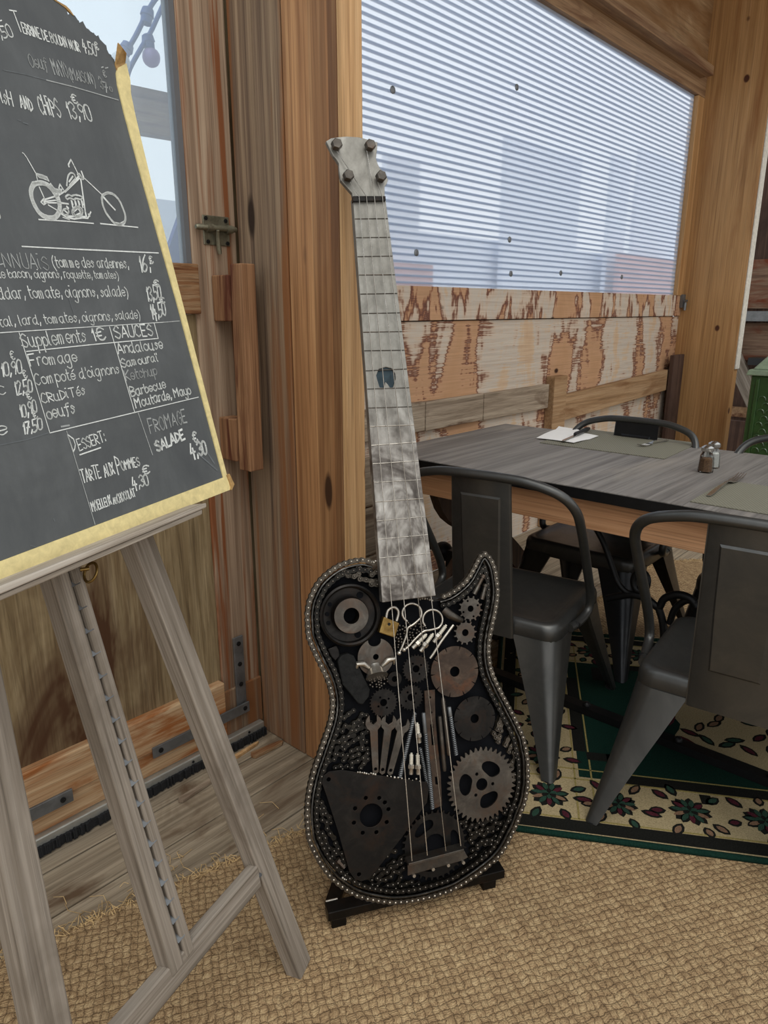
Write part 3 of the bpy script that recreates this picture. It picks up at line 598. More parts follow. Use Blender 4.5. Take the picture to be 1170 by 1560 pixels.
GF = Frame(on_z(610, 1374, .055), (.857, -.515, 0), math.radians(16.5))
gt = thing('metal_guitar', 'tall guitar sculpture welded from bicycle chains, sprockets, spanners and scrap steel', 'sculpture', mat=GF.m)
def G(x, y, off=0.0): return GF.l(x, y, off)
def G3(x, y, off=0.0): p = GF.l(x, y, off); return Vector((p.x, p.y, off))
PX = (G(585, 1080) - G(584, 1080)).length * .5 + (G(584, 1081) - G(584, 1080)).length * .5     # metres per pixel at the body
OUT = [(568.7, 857.2), (552.4, 853), (533.6, 855.5), (514.8, 862.4), (497.7, 874.3), (484, 888.8), (474.7, 906.8), (470.4, 918.8), (467.8, 937.6), (468.3, 947.8), (469.5, 967.5), (473, 978.6), (480.6, 996.5), (489.2, 1014.5), (497.7, 1031.6), (504, 1052), (506.6, 1071.8), (504.6, 1092.3), (498.9, 1112.8), (491.8, 1133.3), (484.9, 1153.8), (478, 1173.5), (472.6, 1194.9), (468.5, 1220), (467.5, 1245), (470.4, 1275.7), (477.2, 1293.7), (486.6, 1311.6), (496.9, 1327), (509.7, 1340.7), (524.2, 1351.8), (540.5, 1361.2), (557.6, 1367.2), (584.9, 1372.3), (603.7, 1373.2), (622.5, 1371.5), (642, 1368), (671.3, 1359.5), (693.5, 1351), (717.4, 1336.4), (739.7, 1320.2), (755, 1306.5), (767, 1291), (776.4, 1273.2), (784.1, 1257.8), (791, 1239), (797.8, 1221), (801.5, 1202.2), (803, 1183), (802, 1154.7), (798.6, 1136.8), (795.2, 1121.4), (789.2, 1107.7), (781.5, 1091.5), (773, 1075.2), (764.4, 1059), (755.9, 1041.9), (748.5, 1025.6), (744.2, 1006.8), (743.2, 988.8), (745, 970), (748.7, 951.2), (753, 931.6), (755.9, 912.8), (756.4, 894), (752.1, 865.8), (744.4, 849.5), (736.8, 843.5), (729.9, 849.5), (721.4, 865.8), (712, 882), (699.1, 894.8), (683.8, 905.1), (668.4, 910.2)]
outl = [G(*p) for p in OUT]
i_tip = 67
smooth_out = catmull(outl, 5)
cen = G(630, 1120)
loop = smooth_out + [G(640, 905), G(600, 880)]
area = sum(loop[i].x * loop[(i + 1) % len(loop)].y - loop[(i + 1) % len(loop)].x * loop[i].y for i in range(len(loop)))
sgn = 1 if area > 0 else -1
def inset(pts, d):
    res = []
    for i in range(len(pts)):
        t = pts[min(i + 1, len(pts) - 1)] - pts[max(i - 1, 0)]; nv = Vector((-t.y, t.x)).normalized() * sgn
        q = pts[i] + nv * d
        if min((q - p).length for p in pts) > abs(d) * .93: res.append(q)
    return res
def inside(p, poly):
    c = False; n = len(poly)
    for i in range(n):
        a, b = poly[i], poly[i - 1]
        if (a[1] > p[1]) != (b[1] > p[1]) and p[0] < (b[0] - a[0]) * (p[1] - a[1]) / (b[1] - a[1]) + a[0]: c = not c
    return c
# back plate and rim
MB().prism(inset(loop, .012), -.024, -.020).build('back_plate', M['plate_dark'], gt)
rim = MB(); ro = inset(smooth_out, .007); ri = inset(smooth_out, .0115)
for q in (ro,):
    n = len(q); rim.add([(p.x, p.y, -.0235) for p in q] + [(p.x, p.y, -.001) for p in q], [(i, i + 1, n + i + 1, n + i) for i in range(n - 1)] + [(n + i, n + i + 1, i + 1, i) for i in range(n - 1)])
rim.build('rim', M['steel_dark'], gt)

PITCH = .0135
def link_plate(mb, a, b, z, r=.0058, w=.0040, th=.0016):
    d = (b - a).normalized(); nv = Vector((-d.y, d.x)); L = (b - a).length; pts = []
    for k in range(7):
        an = math.pi / 2 + math.pi * k / 6; pts.append(a + d * (r * math.cos(an)) + nv * (r * math.sin(an)))
    pts.append(a + d * (L / 2) - nv * w)
    for k in range(7):
        an = -math.pi / 2 + math.pi * k / 6; pts.append(b + d * (r * math.cos(an)) + nv * (r * math.sin(an)))
    pts.append(a + d * (L / 2) + nv * w)
    n = len(pts); mb.add([(p.x, p.y, z - th / 2) for p in pts] + [(p.x, p.y, z + th / 2) for p in pts], [tuple(range(n, 2 * n))] + [(i, (i + 1) % n, n + (i + 1) % n, n + i) for i in range(n)])
def rivet(mb, p, z, r=.0027):
    vs = [(p.x + r * math.cos(i * 1.0472), p.y + r * math.sin(i * 1.0472), z) for i in range(6)] + [(p.x + r * .6 * math.cos(i * 1.0472), p.y + r * .6 * math.sin(i * 1.0472), z + r * .6) for i in range(6)] + [(p.x, p.y, z + r * .75)]
    mb.add(vs, [(i, (i + 1) % 6, 6 + (i + 1) % 6, 6 + i) for i in range(6)] + [(6 + i, 6 + (i + 1) % 6, 12) for i in range(6)])
def chain(name, runs, mats, off=0.0, jitter=0.0, seed=1, parent=None):
    mb = MB(); rr = random.Random(seed)
    for pts in runs:
        for i in range(len(pts) - 1):
            a, b = pts[i], pts[i + 1]
            if (b - a).length > PITCH * 1.8: continue
            dz = rr.random() * jitter; up = .0022 if i % 2 else 0.0
            mb.cur = 0; link_plate(mb, a, b, off + up + dz)
            link_plate(mb, a, b, off - .0085 + dz - up)
            mb.cur = 1; rivet(mb, a, off + .0034 + dz)
            if i == len(pts) - 2: rivet(mb, b, off + .0034 + dz)
    return mb.build(name, mats, parent or gt, smooth=45)
out_run = resample(smooth_out, PITCH)
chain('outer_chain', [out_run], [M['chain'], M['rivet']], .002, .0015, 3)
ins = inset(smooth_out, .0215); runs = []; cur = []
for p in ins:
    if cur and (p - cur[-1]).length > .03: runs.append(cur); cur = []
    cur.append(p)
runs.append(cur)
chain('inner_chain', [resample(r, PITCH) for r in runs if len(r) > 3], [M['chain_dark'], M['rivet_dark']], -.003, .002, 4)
ir = inset(smooth_out, .0107); cur = []; rod = MB()
segs = []
for p in ir:
    if cur and (p - cur[-1]).length > .03: segs.append(cur); cur = []
    cur.append(p)
segs.append(cur)
for s_ in segs:
    if len(s_) > 3: rod.tube([(p.x, p.y, .0035) for p in s_], .0026, 6)
rod.build('edge_rod', M['rod'], gt, smooth=60)
# pieces of chain filling the gaps
def fill(name, poly_px, mats, off, seed, rows=.0155, wig=.5, rot=0.0, holes=()):
    poly = [G(*p) for p in poly_px]; rr = random.Random(seed); u = Vector((math.cos(rot), math.sin(rot))); w = Vector((-u.y, u.x))
    us = [p.dot(u) for p in poly]; ws = [p.dot(w) for p in poly]; runs = []
    y = min(ws)
    while y < max(ws):
        x = min(us) + rr.random() * .01; run = []; p = u * x + w * y; an = 0
        while p.dot(u) < max(us):
            ok = inside(p, poly) and all((p - c).length > r for c, r in holes)
            if ok: run.append(p.copy())
            if not ok or rr.random() < .12:
                if len(run) > 1: runs.append(run)
                run = []
            an = max(-1.1, min(1.1, -an * .6 + rr.gauss(0, wig))); p = p + (u * math.cos(an) + w * math.sin(an)) * PITCH
            p += w * (y - p.dot(w)) * .25
        if len(run) > 1: runs.append(run)
        y += rows
    return chain(name, runs, mats, off, .006, seed)
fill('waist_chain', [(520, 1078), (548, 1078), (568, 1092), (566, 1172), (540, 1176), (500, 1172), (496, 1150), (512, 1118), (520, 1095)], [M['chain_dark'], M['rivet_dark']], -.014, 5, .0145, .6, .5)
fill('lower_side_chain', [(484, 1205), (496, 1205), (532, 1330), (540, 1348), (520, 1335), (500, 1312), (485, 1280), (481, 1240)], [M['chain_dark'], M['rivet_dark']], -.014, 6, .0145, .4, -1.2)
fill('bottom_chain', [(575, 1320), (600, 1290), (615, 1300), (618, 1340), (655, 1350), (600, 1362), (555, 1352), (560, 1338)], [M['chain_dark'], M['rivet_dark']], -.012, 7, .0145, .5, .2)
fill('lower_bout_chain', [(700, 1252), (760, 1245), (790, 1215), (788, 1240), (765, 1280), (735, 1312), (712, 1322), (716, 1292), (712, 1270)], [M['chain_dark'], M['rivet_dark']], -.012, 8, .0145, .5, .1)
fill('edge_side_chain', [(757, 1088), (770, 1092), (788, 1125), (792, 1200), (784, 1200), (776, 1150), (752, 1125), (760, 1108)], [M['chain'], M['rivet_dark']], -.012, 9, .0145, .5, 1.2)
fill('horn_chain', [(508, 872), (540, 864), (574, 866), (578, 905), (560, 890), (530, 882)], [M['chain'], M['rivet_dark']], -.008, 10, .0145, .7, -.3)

def holes_ring(c, R, n, r, a0=0.0): return [circle((c.x + R * math.cos(a0 + 6.2832 * i / n), c.y + R * math.sin(a0 + 6.2832 * i / n)), r, 10) for i in range(n)]
def sprocket(name, px, Rpx, teeth, depth, bore, mat, off, th=.004, holes=(), a0=0.0, kind='tooth'):
    c = G(*px); R = Rpx * PX; out = []
    for i in range(teeth):
        for f, rad in ((0.0, R - depth), (.28, R - depth), (.42, R), (.58, R), (.72, R - depth)):
            if kind == 'saw': rad = {0.0: R - depth, .28: R - depth, .42: R - depth * .3, .58: R, .72: R * .985}[f]
            an = a0 + 6.2832 * (i + f) / teeth; out.append((c.x + rad * math.cos(an), c.y + rad * math.sin(an)))
    hs = ([circle(c, bore * PX, 20)] if bore else []) + list(holes)
    return MB().prism(out, off - th, off, hs).build(name, mat, gt, smooth=30)
# belt pulley
c = G(533, 937)
def ring(r0, r1, z0, z1, mb): mb.lathe((c.x, c.y, z0), (c.x, c.y, z1), [(0, r1), (1, r1)], 40)
pu = MB(); R = 46 * PX
prof = [(R * .1, -.03), (R, -.03), (R, .006), (R * .94, .009), (R * .88, .006), (R * .86, -.008), (R * .60, -.010), (R * .585, .010), (R * .54, .014), (R * .28, .014), (R * .255, .011), (R * .255, -.028)]
seg = 48; vs = []; fs = []
for (r, z) in prof:
    for k_ in range(seg): an = 6.2832 * k_ / seg; vs.append((c.x + r * math.cos(an), c.y + r * math.sin(an), z))
for i in range(len(prof) - 1):
    for k_ in range(seg): k2 = (k_ + 1) % seg; fs.append((i * seg + k_, i * seg + k2, (i + 1) * seg + k2, (i + 1) * seg + k_))
pu.add(vs, fs); po = pu.build('belt_pulley', M['steel_dark'], gt, smooth=40)
hb = MB(); hb.prism(circle(c, R * .56, 40), .0142, .0155, [circle(c, R * .26, 24)]); hb.build('hub', M['steel_mid'], po, smooth=30)
for an in (2.55, 3.0, 3.4, .95, 5.05):
    q = c + Vector((math.cos(an), math.sin(an))) * R * .72; MB().prism(circle(q, R * (.07 if 2.4 < an < 3.6 else .11), 12), -.012, -.0075).build('bore_hole', M['plate_dark'], po)
c = G(573, 1001); R = 28 * PX
MB().prism([(c.x + R * math.cos(a), c.y + R * math.sin(a)) for a in [math.radians(112 + 316 * i / 40) for i in range(41)]] + [(c.x + R * (.0 + .36 * math.cos(a)), c.y + R * (.86 + .30 * math.sin(a))) for a in [math.radians(10 - 200 * i / 10) for i in range(11)]], -.007, -.002, [circle(c, 4.5 * PX, 16)]).build('notched_disc', M['steel_mid'], gt, smooth=30)
# little bright casting under the star disc
cb = G(573, 1024); bl = MB()
bl.lathe((cb.x, cb.y + .012, -.012), (cb.x, cb.y - .010, .004), [(0, .016), (.3, .017), (.6, .021), (1, .026)], 20)
for s_ in (-1, 1):
    bl.tube([(cb.x + s_ * .016, cb.y + .012, -.002), (cb.x + s_ * .03, cb.y + .024, .004), (cb.x + s_ * .042, cb.y + .026, .004), (cb.x + s_ * .045, cb.y + .012, -.004)], [.005, .007, .006, .003], 10)
bl.build('wing_casting', M['steel_pale'], gt, smooth=50)
pk = [G(583, 939), G(607, 948.7), G(600, 971), G(576, 963)]
pad = MB().prism(pk, -.012, .009).build('padlock', M['brass'], gt, bevel=.002)
MB().tube(catmull([G3(588, 942, .0), G3(591, 930, .0), G3(600, 925, .0), G3(607, 932, .0), G3(604, 946, .0)], 5), .0036, 8).build('shackle', M['steel_pale'], pad, smooth=60)
MB().prism(circle(G(591, 950), .0035, 10), .009, .0105).build('keyhole', M['steel_dark'], pad)
def clip(cx, cy, tail):
    pts = [G3(cx + 15 * math.cos(a), cy + 15 * math.sin(a), .004) for a in [math.radians(d) for d in range(75, 400, 15)]]
    MB().tube(catmull(pts + [G3(x, y, .004) for x, y in tail], 3), .0028, 8).build('ring_clip', M['steel_pale'], gt, smooth=60)
def clip2(pts): MB().tube(catmull([G3(x, y, .005) for x, y in pts], 5), .0027, 8).build('wire_ring_clip', M['steel_pale'], gt, smooth=60)
def ringpts(cx, cy, r, a0, a1): return [(cx + r * math.cos(math.radians(a)), cy + r * math.sin(math.radians(a))) for a in range(a0, a1, 20)]
clip2(ringpts(627.5, 934, 14.5, 120, 420) + [(630, 951), (621, 957), (619, 968), (613, 984), (608, 995)])
clip2(ringpts(659, 944, 15, 140, 440) + [(654, 960), (645, 962), (632, 974), (622, 985), (616, 990)])
rr = random.Random(12)
for px, py in ((608, 995), (615.5, 990)): MB().ball(G3(px, py, .007), .0055, 10, 6).build('ball_end', M['steel_pale'], gt, smooth=60)
bb = MB(); pts = []
for poly, n in (([(603, 955), (620, 948), (648, 950), (650, 968), (632, 975), (622, 985), (606, 990), (598, 985)], 75), ([(560, 1033), (588, 1030), (592, 1038), (580, 1048), (564, 1046)], 30)):
    xs = [p[0] for p in poly]; ys = [p[1] for p in poly]; t = 0
    while n and t < 4000:
        t += 1; q = (rr.uniform(min(xs), max(xs)), rr.uniform(min(ys), max(ys)))
        if inside(q, poly) and all((q[0] - a[0]) ** 2 + (q[1] - a[1]) ** 2 > 14 for a in pts): pts.append(q); n -= 1
for q in pts: bb.ball(G3(q[0], q[1], -.012 + rr.random() * .006), .0034, 6, 4)
tag(bb.build('bearing_balls', M['rivet_dark'], gt, smooth=60), kind='stuff')
def plug(p, q, r=.0075, off=.004):
    a, b = G3(p[0], p[1], off), G3(q[0], q[1], off); pr = [(0, r * .35), (.06, r * .35), (.07, r * .55)]
    for i in range(6): t = .08 + .07 * i; pr += [(t, r * .62), (t + .03, r * .62), (t + .035, r * .5), (t + .066, r * .5)]
    o = MB().lathe(a, a + (b - a) * .55, [(x / .5 if x < .5 else 1, y) for x, y in pr] + [(1, r * .6)], 12).build('spark_plug', M['ceramic'], gt, smooth=35)
    m = MB().lathe(a + (b - a) * .52, a + (b - a) * .72, [(0, r * .85), (.1, r), (.9, r), (1, r * .85)], 6); m.lathe(a + (b - a) * .72, b, [(0, r * .75), (.1, r * .68), (.9, r * .68), (1, r * .4)], 12); m.build('threaded_end', M['steel_pale'], o, smooth=30)
for p, q in (((650, 966), (628, 988)), ((660, 965), (640, 993)), ((680, 952), (660, 979)), ((635.4, 1101), (638.8, 1132)), ((626.8, 1147), (626, 1180)), ((636.2, 1148), (637, 1180))): plug(p, q)
hm = MB(); hm.tube([G3(676, 929, .0), G3(684, 936, .006), (G3(697, 943, .006)), G3(703, 945, .0)], [.010, .0105, .008, .006], 12); hm.build('hammer_head', M['steel_mid'], gt, smooth=50)
MB().tube([G3(690.6, 952, .004), G3(672, 977, .004), G3(660, 996, .004), G3(655, 1003, .004)], [.0035, .0035, .0035, .003], 8).build('bent_pin', M['steel_pale'], gt, smooth=50)
for p, q in (((737, 876), (722, 905)), ((740, 890), (734, 913))):
    a, b = G3(*p, .002), G3(*q, .002); bo = MB().lathe(a, b, [(0, .007), (.16, .007), (.17, .0048), (.55, .0048), (.56, .0058), (1, .0056)], 8); bo.build('bolt', M['steel_mid'], gt, smooth=30)
a, b = G3(491, 1311, -.004), G3(508, 1328, -.004)
c2 = G3(513, 1310, -.004), G3(524, 1322, -.004); MB().lathe(c2[0], c2[1], [(0, .008), (.25, .008), (.26, .005), (1, .005)], 6).build('bolt', M['steel_mid'], gt, smooth=30)
sprocket('small_sprocket', (717, 927.3), 20, 13, .0055, 5, M['steel_mid'], .0, .005, holes_ring(G(717, 927.3), 13 * PX, 4, 1.8 * PX, .3))
sprocket('small_sprocket', (709.4, 964), 19, 13, .0055, 5.5, M['steel_mid'], -.002, .005, a0=.2)
def saw(px, R, bore, mat, off):
    c = G(*px); n = 10; out = []
    for i in range(n):
        a0 = 6.2832 * i / n
        for k_ in range(6): an = a0 + 6.2832 / n * (.04 + .92 * k_ / 5); out.append((c.x + R * PX * math.cos(an), c.y + R * PX * math.sin(an)))
        an = a0 + 6.2832 / n; out.append((c.x + R * PX * .84 * math.cos(an - .01), c.y + R * PX * .84 * math.sin(an - .01))); out.append((c.x + R * PX * .84 * math.cos(an + .01), c.y + R * PX * .84 * math.sin(an + .01)))
    return MB().prism(out, off - .003, off, [circle(c, bore * PX, 20)]).build('saw_blade', mat, gt, smooth=30)
saw((692.6, 1023), 39, 8, M['steel_rust'], .001); saw((723.4, 1094.9), 34.5, 7, M['steel_dark'], -.001)
for (px, R, n, o) in (((633.7, 1018.8), 22, 26, .001), ((626, 1062.4), 20, 24, .000), ((584, 1070), 22, 26, .002)):
    c = G(*px); sprocket('cassette_sprocket', px, R, n, .0035, 5.5, M['steel_dark'], o, .003, holes_ring(c, 9.5 * PX, 4, 1.7 * PX, .5))
c = G(602, 1035); MB().prism(circle(c, 11 * PX, 24), -.012, -.004, [circle(c, 4.5 * PX, 16)]).build('washer', M['steel_dark'], gt, smooth=30)
bp = [G(*p) for p in ((514, 1008), (519, 999), (530, 995), (539, 999), (563.5, 1051), (562, 1061), (552, 1073.5), (545.6, 1072), (521.7, 1042.7))]
MB().prism(bp, -.02, .002).build('brake_pad', M['rubber'], gt, bevel=.003)
MB().prism([G(*p) for p in ((500, 990), (514, 984), (517, 991), (519, 1000), (512, 1008), (506, 1002))], -.02, -.006).build('bracket', M['steel_dark'], gt, bevel=.002)
def spanner(head, tail, w, R):
    a, b = G(*tail), G(*head); d = (b - a).normalized(); n = Vector((-d.y, d.x)); w *= PX; R *= PX; c = b; pts = []
    pts += [a - n * w * .75 - d * .003, c - d * R * .9 - n * w]
    for an in (-150, -125, -95, -65, -40): pts.append(c + d * (R * math.cos(math.radians(an))) + n * (R * math.sin(math.radians(an))))
    pts += [c + d * R * .95 - n * R * .46, c + d * R * .1 - n * R * .42, c - d * R * .2, c + d * R * .1 + n * R * .42, c + d * R * .95 + n * R * .46]
    for an in (40, 65, 95, 125, 150): pts.append(c + d * (R * math.cos(math.radians(an))) + n * (R * math.sin(math.radians(an))))
    pts += [c - d * R * .9 + n * w, a + n * w * .75 - d * .003, a - d * .008]
    MB().prism(pts, -.005, .002, [circle(a + d * .004, w * .42, 10)]).build('spanner', M['steel_mid'], gt, bevel=.0008)
spanner((568.7, 1101), (572, 1174), 6, 12.5); spanner((592, 1101), (582.4, 1175), 6, 12.5); spanner((613, 1105), (594.3, 1176), 6, 12)
def spring(p, q, r=.0048, off=.002, solid=None, mat='zinc'):
    a, b = G3(*p, off), G3(*q, off); d = b - a; L = d.length; u = d.normalized().orthogonal().normalized(); w = d.normalized().cross(u); s0 = 0.0
    mb = MB()
    if solid: mb.lathe(a, a + d * solid, [(0, r * .8), (.05, r), (.95, r), (1, r * .8)], 10); s0 = solid * .97
    turns = int(L * (1 - s0) / .0042); n = turns * 7
    if n > 7: mb.tube([a + d * (s0 + (1 - s0) * i / n) + (u * math.cos(6.2832 * i / 7) + w * math.sin(6.2832 * i / 7)) * r * .8 for i in range(n + 1)], .0015, 4)
    mb.build('coil_spring', M[mat], gt, smooth=60)
spring((632, 1086), (609, 1184)); spring((645, 1086), (659, 1232), solid=.22); spring((674.7, 1063), (684, 1152), .0055, .004, solid=.98, mat='steel_mid'); spring((684, 1077), (695, 1150), solid=.2); spring((669.6, 1091), (677.5, 1177), .0052, .003, solid=.97, mat='steel_mid'); spring((640, 1140), (652, 1200), .0042, -.004)
br_ = MB(); br_.prism([G(647, 1053), G(663, 1051), G(664, 1094), G(668, 1140), G(672, 1178), G(674, 1228), G(661, 1233), G(658, 1180), G(653, 1140), G(649, 1095)], -.008, -.002, [circle(G(655.5, 1063), 1.8 * PX, 8), circle(G(657.5, 1086), 1.8 * PX, 8), [G(656, 1104), G(660, 1104), G(663, 1136), G(658.5, 1136)], [G(663, 1184), G(668, 1184), G(669, 1196), G(664, 1196)]])
br_.build('slotted_bracket', M['steel_rust'], gt, bevel=.0006)
# crank wheels
def kidney(c, r0, r1, a0, a1, n=9):
    m, h, rm, dr = (a0 + a1) / 2, (a1 - a0) / 2, (r0 + r1) / 2, (r1 - r0) / 2; pts = []
    for i in range(24):
        t = 6.2832 * i / 24; ct, st = math.cos(t), math.sin(t); ct = math.copysign(abs(ct) ** .8, ct); st = math.copysign(abs(st) ** .8, st)
        a, r = m + h * ct, rm + dr * st * (1 - .18 * ct); pts.append((c.x + r * math.cos(a), c.y + r * math.sin(a)))
    return pts
c = G(733, 1194); hs = []
for i in range(3):
    a = math.radians(52 + 120 * i); hs.append(kidney(c, 17 * PX, 38 * PX, a - .58, a + .58)); a2 = a + math.radians(60); hs.append(circle((c.x + 18.5 * PX * math.cos(a2), c.y + 18.5 * PX * math.sin(a2)), 2.7 * PX, 12))
sprocket('chainring', (733, 1194), 58, 40, .0095, 9.5, M['steel_mid'], .004, .004, hs, kind='saw')
c = G(664, 1289); hs = []
for i in range(3):
    a = math.radians(125 + 120 * i); hs.append(kidney(c, 26 * PX, 41 * PX, a - .62, a + .42))
sprocket('black_chainring', (664, 1289), 53, 34, .007, 17, M['steel_dark'], -.006, .004, hs)
# drilled triangular plate
tp = [G(*p) for p in ((490, 1192), (492, 1182), (500, 1175), (520, 1172.5), (650, 1191), (653, 1200), (650, 1222), (612, 1275), (573, 1325), (562, 1338), (550, 1342), (540, 1339), (532, 1328), (515, 1268), (497, 1212))]
k9 = [(595, 205), (715, 205), (765, 245), (797, 305), (782, 420), (690, 510), (568, 515), (490, 425), (500, 298), (265, 40), (535, 885)]
MB().prism(tp, -.002, .003, [circle(G(565, 1241.5), 17.3 * PX, 28)] + [circle(G(455 + x / 5.85, 1180 + y / 5.85), 3.1 * PX, 12) for x, y in k9]).build('drilled_plate', M['steel_dark'], gt, bevel=.001)
wl = MB(); rr = random.Random(31)
for x0, y0, x1, y1, n in ((545, 1176, 575, 1180, 9), (590, 1182, 645, 1190, 10), (522, 1338, 530, 1342, 3), (566, 856, 578, 856, 4), (640, 912, 662, 914, 6)):
    wl = MB()
    for i in range(n):
        t = i / n; wl.ball(G3(x0 + (x1 - x0) * t, y0 + (y1 - y0) * t + rr.gauss(0, .7), .003), .0035 * rr.uniform(.5, 1.1), 6, 4)
    wl.build('weld_bead', M['steel_pale'], gt, smooth=60)

# neck, head, strings, bridge
NT_ = .026; NB = .004
nk = [G(537.6, 300, NT_), G(587.5, 302, NT_), G(664, 907.6, NT_), G(582.4, 918, NT_)]
neck = MB().prism(nk, NB, NT_, [[G(520 + x / 3.9, 540 + y / 3.9, NT_) for x, y in ((265, 75), (300, 84), (320, 115), (322, 145), (308, 195), (290, 197), (278, 178), (262, 162), (255, 197), (228, 196), (214, 150), (208, 125), (222, 88))]]).build('neck', M['neck'], gt, bevel=.0015)
hz = [G(520 + x / 3.9, 540 + y / 3.9, NT_) for x, y in ((265, 75), (300, 84), (320, 115), (322, 145), (308, 195), (290, 197), (278, 178), (262, 162), (255, 197), (228, 196), (214, 150), (208, 125), (222, 88))]
MB().prism(hz, NB, NT_ - .004).build('inlay', plain('dark_blue_green_inlay', '#26343a', 0.35, 0.5, 0.4, 60), neck)
fr = MB(); LY = [333.5, 361.9, 390.9, 418.8, 448, 477.6, 506.1, 534.3, 564.9, 592.6, 621.5, 649.7, 678.7, 706.7, 734.9, 764.6, 793.8, 821.5, 850.3, 878.5]
RY = [333, 361.5, 390, 418.5, 447, 476.5, 505, 533.5, 562, 590.5, 619.5, 647.2, 673.6, 702, 730.8, 759.2, 786.7, 814.4, 842.6, 872]
for l, r in zip(LY, RY):
    xl = 537.6 + (582.4 - 537.6) * (l - 300) / 618; xr = 587.5 + (664 - 587.5) * (r - 302) / 605.6
    MB().tube([G3(xl + .6, l, NT_ + .0003), G3(xr - .6, r, NT_ + .0003)], .00115, 6).build('fret', M['steel_mid' if l < 640 else 'steel_pale'], neck, smooth=60)
hs_px = [(112, 105), (145, 86), (190, 79), (240, 75), (330, 80), (445, 112), (442, 150), (435, 215), (445, 250), (460, 278), (490, 310), (512, 350), (505, 375), (490, 400), (491, 462), (284, 462), (280, 440), (245, 400), (207, 355), (198, 300), (195, 250), (180, 225), (160, 200), (135, 150)]
hd = MB().prism([G(470 + x / 4.217, 190 + y / 4.217, NT_) for x, y in hs_px], NT_ - .012, NT_).build('headstock', M['neck'], gt, bevel=.0015)
nut = MB().prism([G(470 + x / 4.217, 190 + y / 4.217, NT_ + .008) for x, y in ((285, 458), (496, 458), (497, 486), (287, 490))], NT_ - .005, NT_ + .008).build('nut', M['steel_dark'], gt, bevel=.001)
for x, y in ((180, 130), (395, 135), (255, 330), (465, 335)):
    p = G(470 + x / 4.217, 190 + y / 4.217, NT_ + .012)
    t = MB(); t.lathe((p.x, p.y, NT_), (p.x, p.y, NT_ + .010), [(0, .0062), (1, .0062)], 12); t.lathe((p.x, p.y, NT_ + .008), (p.x, p.y, NT_ + .021), [(0, .0125), (.85, .0125), (1, .0105)], 6); t.build('tuning_bolt', M['steel_mid'], gt, smooth=30)
sx_nut = (547, 558.2, 570.3, 582.4); sb = ((593, 876), (611.8, 876), (633, 876), (652.8, 876)); br_px = ((627.7, 1311.7), (651, 1303), (679, 1296.5), (702, 1288.5))
tp_ = ((170, 150), (255, 350), (372, 150), (440, 350)); order = (1, 0, 2, 3)
for i in range(4):
    tpx = tp_[(1, 0, 2, 3)[i]]
    pts = [G3(470 + tpx[0] / 4.217, 190 + tpx[1] / 4.217, NT_ + .006), G3(sx_nut[i], 299.5, NT_ + .010), G3(*sb[i], .034), G3(*br_px[i], .034)]
    MB().tube(pts, .00105, 6).build('string', M['steel_pale'], gt, smooth=60)
bg = MB(); q = [G(*p, .03) for p in ((621, 1314), (705.5, 1291.5), (705.5, 1296), (622, 1318.5))]
bg.prism(q, .004, .036); q = [G(*p, .006) for p in ((621, 1317), (706, 1294), (713, 1306), (704, 1311), (621, 1334))]
bg.prism(q, .002, .007); bg.build('bridge', M['steel_mid'], gt, bevel=.001)
for x, y in ((630, 1333), (659, 1323), (682, 1317), (705, 1313), (645, 1303), (684, 1293), (693, 1291)): p = G3(x, y, .007); MB().lathe(p, p + Vector((0, 0, .006)), [(0, .0045), (1, .0038)], 8).build('bridge_bolt', M['steel_pale'], gt, smooth=40)

# welded stand under the guitar
e0 = Vector((.857, -.515, 0)).normalized(); nh = Vector((-e0.y, e0.x, 0)); pL = on_z(500, 1393, .055); pL.z = 0
SM = Matrix(((e0.x, nh.x, 0, pL.x), (e0.y, nh.y, 0, pL.y), (0, 0, 1, 0.01), (0, 0, 0, 1)))
sd = thing('guitar_stand', 'low black welded steel stand carrying the metal guitar', 'stand', mat=SM)
LS = (on_z(770, 1328, .055) - on_z(500, 1393, .055)).length
MB().box(0, LS, 0, .034, .024, .047).build('front_bar', M['steel_dark'], sd, bevel=.0015)
MB().hexa([(.0, .036, .024), (.034, .036, .024), (.15, .25, .024), (.115, .25, .024)], [(.0, .036, .046), (.034, .036, .046), (.15, .25, .046), (.115, .25, .046)]).build('side_bar', M['steel_dark'], sd, bevel=.0015)
MB().hexa([(LS - .034, .036, .024), (LS, .036, .024), (LS - .115, .25, .024), (LS - .15, .25, .024)], [(LS - .034, .036, .046), (LS, .036, .046), (LS - .115, .25, .046), (LS - .15, .25, .046)]).build('side_bar', M['steel_dark'], sd, bevel=.0015)
for x, y in ((.008, .002), (LS - .055, .002), (LS / 2 - .015, .225)): MB().box(x, x + .034, y, y + .032, 0, .0235).build('leg', M['steel_dark'], sd, bevel=.0015)
MB().box(.12, LS - .12, .236, .262, .024, .046).build('rear_bar', M['steel_dark'], sd, bevel=.0015)
wl = MB()
for i in range(9): wl.ball((.004 + .003 * i, .035, .0468), .003, 6, 4)
wl.build('weld_bead', M['steel_pale'], sd, smooth=60); wl = MB()
for i in range(9): wl.ball((LS - .004 - .003 * i, .035, .0468), .003, 6, 4)
wl.build('weld_bead', M['steel_pale'], sd, smooth=60)

